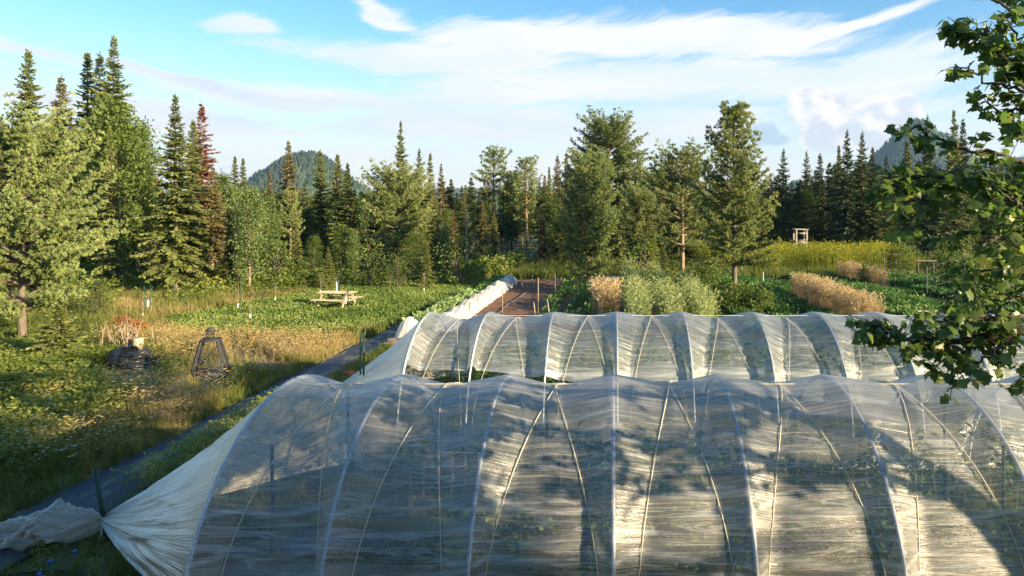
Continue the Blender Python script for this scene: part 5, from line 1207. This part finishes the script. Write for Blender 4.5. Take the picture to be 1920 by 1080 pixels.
def fence():
    pts = [(1567, 508, 462), (1658, 538, 471), (1688, 512, 474), (1738, 560, 500), (1810, 545, 470), (1868, 600, 500)]
    e = empty('wire_fence', (*at(1658, 538), 0)); o = np.array((*at(1658, 538), 0)); P = []
    for px, pb, pt in pts:
        x, y = at(px, pb); z = zz(pt, y); m = MB(); m.tube([np.array((x, y, 0))-o, np.array((x, y, z))-o], .028, 5); m.build('post', M['bark'], e); P.append((x, y, z))
    P = sorted(P, key=lambda p: -p[1]); m = MB()
    for a, b in zip(P[:-1], P[1:]):
        for f in (.35, .6, .92): m.tube([np.array((a[0], a[1], a[2]*f))-o, np.array((b[0], b[1], b[2]*f))-o], .006, 3, cap=False)
    m.build('wire', M['metal'], e); return tag(e, 'thin dark posted wire fence round the right hand vegetable plots', 'fence')
fence()
Y = 44.; mb = MB(); mb.box((0, 0, 0), (1.4, .3, .05), bev=.01)
for s in (-1, 1): mb.box((s*.5, 0, -.45), (.05, .16, .84))
tag(mb.build('plank_bench', M['bark'], None, False, (xz(1735, Y), Y, zz(489, Y))), 'pale plank table by the right hand fence', 'bench')
Y = 25.; mb = MB(); mb.bar((-.9, 0, 0), (.9, .0, .02), .1, .05, bev=.005); tag(mb.build('board', M['wood'], None, False, (xz(1760, Y), Y, zz(583, Y))), 'orange board seen through the maple leaves above the farther tunnel', 'board')
mb = MB(); mb.box((0, 0, -.55), (.08, .06, 1.0)) ; 

# ------------------------------------------------------------------ maple
def maple():
    rng = np.random.RandomState(23); root = empty('maple_tree', (9.2, 4.6, 0)); O = np.array((9.2, 4.6, 0.)); wood = MB(); 
    wood.tube(np.array([(9.2, 4.6, 0), (9.1, 4.6, 1.5), (9.15, 4.7, 3.2), (9.0, 4.8, 5.0), (9.0, 4.7, 7.5)])-O, [.2, .17, .14, .10, .04], 10)
    LP = []; LD = []; LS = []
    def pt(px, py, Y): return np.array((xz(px, Y), Y, zz(py, Y)))
    def branch(pts, r0, sub=.16, spread=.3, leaf=.088, dens=1.0, start=.05):
        pts = np.array(pts); t = np.linspace(0, 1, len(pts)); n = 26; q = np.linspace(0, 1, n)
        P = np.stack([np.interp(q, t, pts[:, k]) for k in range(3)], -1); P[1:-1] += rng.randn(n-2, 3)*.015
        wood.tube(P-O, r0*(1-q*.88)+.003, 6); L_ = np.linalg.norm(np.diff(pts, axis=0), axis=1).sum(); m = int(L_/.056*dens)
        for k in range(m):
            f = start+(1-start)*rng.rand(); c = np.array([np.interp(f, q, P[:, j]) for j in range(3)]); i = min(n-2, int(f*(n-1))); d = unit(P[i+1]-P[i])
            e = unit(d*.6+rng.randn(3)*np.array((.7, .7, .45))+np.array((0, 0, -.05))); l = spread*(.35+.8*rng.rand())*(1.15-f*.5)
            wood.tube(np.array([c, c+e*l*.5+rng.randn(3)*.01, c+e*l])-O, [.005, .004, .002], 3, cap=False)
            for j in range(rng.randint(3, 7)):
                s = .25+.75*rng.rand(); a = rng.rand()*6.3; pd = unit(e*.5+np.array((cos(a), sin(a), -.35)))
                p = c+e*l*s; pe = p+pd*.045; LP.append(pe); LD.append(unit(pd+np.array((0, 0, -.35))+rng.randn(3)*.25)); LS.append(leaf*(.65+.6*rng.rand()))
    # limbs seen in the picture (start on the trunk side, out of frame)
    T1 = np.array((9.1, 4.7, 3.0)); T2 = np.array((9.05, 4.8, 4.2)); T3 = np.array((9., 4.8, 5.2))
    # lower limb reaching over the far tunnel
    branch([T1, (6.6, 5.0, 3.35), pt(1930, 620, 5.6), pt(1800, 640, 5.7), pt(1700, 640, 5.8), pt(1642, 610, 5.8)], .05, spread=.34, dens=1.0)
    branch([pt(1960, 600, 5.6), pt(1880, 590, 5.5), pt(1800, 600, 5.5), pt(1730, 590, 5.6)], .018, spread=.30, dens=1.3)
    branch([pt(1900, 640, 5.5), pt(1830, 680, 5.4), pt(1775, 735, 5.4)], .014, spread=.16, dens=1.3)
    branch([pt(1880, 640, 5.7), pt(1820, 655, 5.7), pt(1740, 690, 5.8)], .014, spread=.2, dens=1.3)
    branch([pt(1990, 610, 5.3), pt(1950, 660, 5.3), pt(1908, 720, 5.3)], .014, spread=.14, dens=1.2)
    branch([pt(1960, 560, 6.0), pt(1880, 530, 6.0), pt(1810, 545, 6.1), pt(1760, 570, 6.1)], .014, spread=.24, dens=1.3)
    # middle limbs
    branch([T2, (6.8, 5.1, 4.3), pt(1960, 385, 5.8), pt(1860, 350, 5.9), pt(1760, 330, 6.0), pt(1660, 340, 6.0)], .045, spread=.34, dens=1.1)
    branch([pt(1980, 330, 5.7), pt(1890, 295, 5.7), pt(1800, 275, 5.8), pt(1740, 255, 5.9), pt(1690, 238, 5.9)], .02, spread=.2, dens=1.25)
    branch([pt(1960, 430, 5.8), pt(1880, 430, 5.9), pt(1800, 440, 6.0), pt(1740, 430, 6.0), pt(1690, 400, 6.1)], .02, spread=.32, dens=1.2)
    branch([pt(1970, 470, 5.6), pt(1900, 490, 5.7), pt(1850, 510, 5.8), pt(1800, 500, 5.8)], .018, spread=.30, dens=1.2)
    branch([pt(1930, 360, 6.2), pt(1840, 385, 6.3), pt(1760, 380, 6.3), pt(1680, 365, 6.4)], .016, spread=.30, dens=1.3)
    branch([pt(1940, 400, 5.2), pt(1900, 380, 5.2), pt(1840, 330, 5.3), pt(1790, 320, 5.3)], .014, spread=.22, dens=1.1)
    branch([pt(1990, 520, 5.4), pt(1930, 500, 5.4), pt(1880, 470, 5.5), pt(1850, 450, 5.5)], .014, spread=.26, dens=1.3)
    branch([pt(2000, 560, 5.6), pt(1950, 540, 5.6), pt(1900, 560, 5.6), pt(1850, 590, 5.6)], .014, spread=.26, dens=1.2)
    branch([pt(2000, 420, 5.4), pt(1950, 400, 5.4), pt(1900, 420, 5.5)], .014, spread=.28, dens=1.3)
    branch([pt(1980, 600, 6.2), pt(1900, 610, 6.2), pt(1820, 610, 6.3), pt(1720, 615, 6.4)], .014, spread=.24, dens=1.1)
    # upper limbs
    branch([T3, (6.9, 5.1, 5.7), pt(1980, 150, 5.6), pt(1900, 120, 5.7), pt(1840, 70, 5.8), pt(1790, 45, 5.8)], .045, spread=.26, dens=1.0)
    branch([pt(1990, 180, 5.5), pt(1910, 170, 5.5), pt(1850, 150, 5.6), pt(1790, 120, 5.6)], .018, spread=.22, dens=1.25)
    branch([pt(1990, 200, 5.6), pt(1930, 200, 5.6), pt(1880, 210, 5.6), pt(1830, 185, 5.7)], .016, spread=.2, dens=1.2)
    branch([pt(1990, 60, 5.5), pt(1930, 40, 5.5), pt(1870, 0, 5.5), pt(1840, -40, 5.5)], .018, spread=.26, dens=1.3)
    branch([pt(1980, 110, 5.9), pt(1920, 90, 6.0), pt(1880, 100, 6.0), pt(1850, 60, 6.0)], .014, spread=.24, dens=1.3)
    branch([pt(2000, 130, 5.3), pt(1950, 110, 5.3), pt(1900, 60, 5.4), pt(1870, 20, 5.4)], .014, spread=.28, dens=1.3)
    branch([pt(2000, 230, 5.9), pt(1940, 240, 5.9), pt(1900, 235, 5.9)], .012, spread=.24, dens=1.3)
    branch([pt(2000, 30, 5.7), pt(1950, 10, 5.7), pt(1900, -20, 5.7)], .012, spread=.3, dens=1.3)
    # rest of the crown, outside the picture
    for k in range(26):
        a = rng.rand()*6.28; z = 3.2+4.6*rng.rand(); L_ = (2.2+2.2*rng.rand())*(1.25-.1*z); e = np.array((cos(a), sin(a), .25))
        p = np.array((9.05, 4.7, z)); tip = p+e*L_
        if tip[0] < .66*tip[1]+.4: continue
        branch([p, p+e*L_*.5+np.array((0, 0, .1)), tip], .03, spread=.45, leaf=.12, dens=.6)
    LP = np.array(LP); LD = np.array(LD); LS = np.array(LS); n = len(LP)
    ang = [(0, 0), (.28, .20), (.22, .46), (.50, .52), (.38, .74), (.42, .98), (.16, .80), (0, 1.12)]     # half outline of a lobed leaf (x, along)
    hx = [(.06, 0), (.34, .02), (.30, .20), (.56, .42), (.34, .50), (.30, .66), (.15, .74), (0, 1.0)]
    out = [(-x, y) for x, y in hx[::-1][1:]][::-1]; out = hx+out[::-1]
    S = unit(np.cross(LD, unit(rng.randn(n, 3)*.7+np.array((.3, -.4, 1.))))); Nn = np.cross(S, LD); m = len(out)
    V = [np.array(LP)+LD*(LS*.30)[:, None]+Nn*(LS*.02)[:, None]]
    curl = rng.randn(n)*.25+.12
    for x, y_ in out: V.append(LP+S*(LS*x*1.05)[:, None]+LD*(LS*y_*1.0)[:, None]-Nn*(LS*(curl*(abs(x)**1.5)*1.2+.25*y_*y_*.5))[:, None])
    V = np.stack(V, 1); T = np.array([(0, 1+i, 1+(i+1) % m) for i in range(m)]); T = (T[None]+(np.arange(n)*(m+1))[:, None, None]).reshape(-1, 3)
    lf = MB(); lf.add(V.reshape(-1, 3)-O, None, T, np.repeat(.5+rng.randn(n)*.17+(rng.rand(n) < .01)*.6, m+1)); lf.build('leaves', M['maple'], root)
    wood.build('trunk', M['mbark'], root, True)
    tag(root, 'maple tree whose leafy twigs reach in from the right edge', 'maple tree')
    print('maple leaves', n)
maple()

# ------------------------------------------------------------------ the farmhouse the view is taken from (unseen behind the camera; length and height chosen to shade the foreground)
def house():
    e = empty('farmhouse', (-2, -5.5, 0)); x0, x1, y0, y1, hh = -12., 16.4, -4.2, 4.2, 5.8
    w = simplemat('wood cladding', (.3, .24, .18), (.4, .33, .25), 3, .8, .2, stretch=(1, 1, 12)); m = MB(); m.box(((x0+x1)/2, 0, hh/2), (x1-x0, y1-y0, hh)); m.build('wall', w, e)
    m = MB(); rz = hh+1.9; P = np.array([[(x, y0-.4, hh), (x, 0, rz), (x, y1+.4, hh)] for x in (x0-.4, x1+.4)])
    m.grid(P); m.grid(P+np.array((0, 0, -.12))); m.build('roof', simplemat('metal roof', (.12, .13, .14), (.18, .19, .2), 2, .5, .1), e)
    for x in (x0, x1): m = MB(); m.add([(x, y0, hh), (x, y1, hh), (x, 0, rz-.2)], None, [(0, 1, 2)]); m.build('gable', w, e)
    for x in (-9, -5, 3, 7): m = MB(); m.box((x, y1+.02, 3.9), (1.1, .06, 1.2)); m.build('window', M['tarp'], e)
    return tag(e, 'unseen wood clad farmhouse behind the camera, sized to shade the foreground', 'house')
house()
for i, (tx, ty, th_) in enumerate(((27.6, -9.8, 16), (31, -13, 17))):  # unseen firs, added so their shadows fall across the near meadow
    plant('fir_tree', ('f3', 'f1', 'f6')[i], tx, ty, th_, 1.15, ('tall unseen fir added to shade the near meadow', 'second unseen fir added to shade the near meadow', 'farthest unseen fir added to shade the near meadow')[i], 'tree')

# ------------------------------------------------------------------ air
def haze():
    m, N, L = newmat('evening haze'); out = N.new('ShaderNodeOutputMaterial'); v = N.new('ShaderNodeVolumePrincipled')
    v.inputs['Density'].default_value = .00012; v.inputs['Color'].default_value = (.42, .66, 1, 1); v.inputs['Anisotropy'].default_value = .2
    L.new(v.outputs[0], out.inputs['Volume']); mb = MB(); mb.box((0, 1500, 200), (3800, 3100+200, 420)); tag(mb.build('haze', m), 'thin blue evening haze over the valley', 'haze', kind='stuff')
haze()
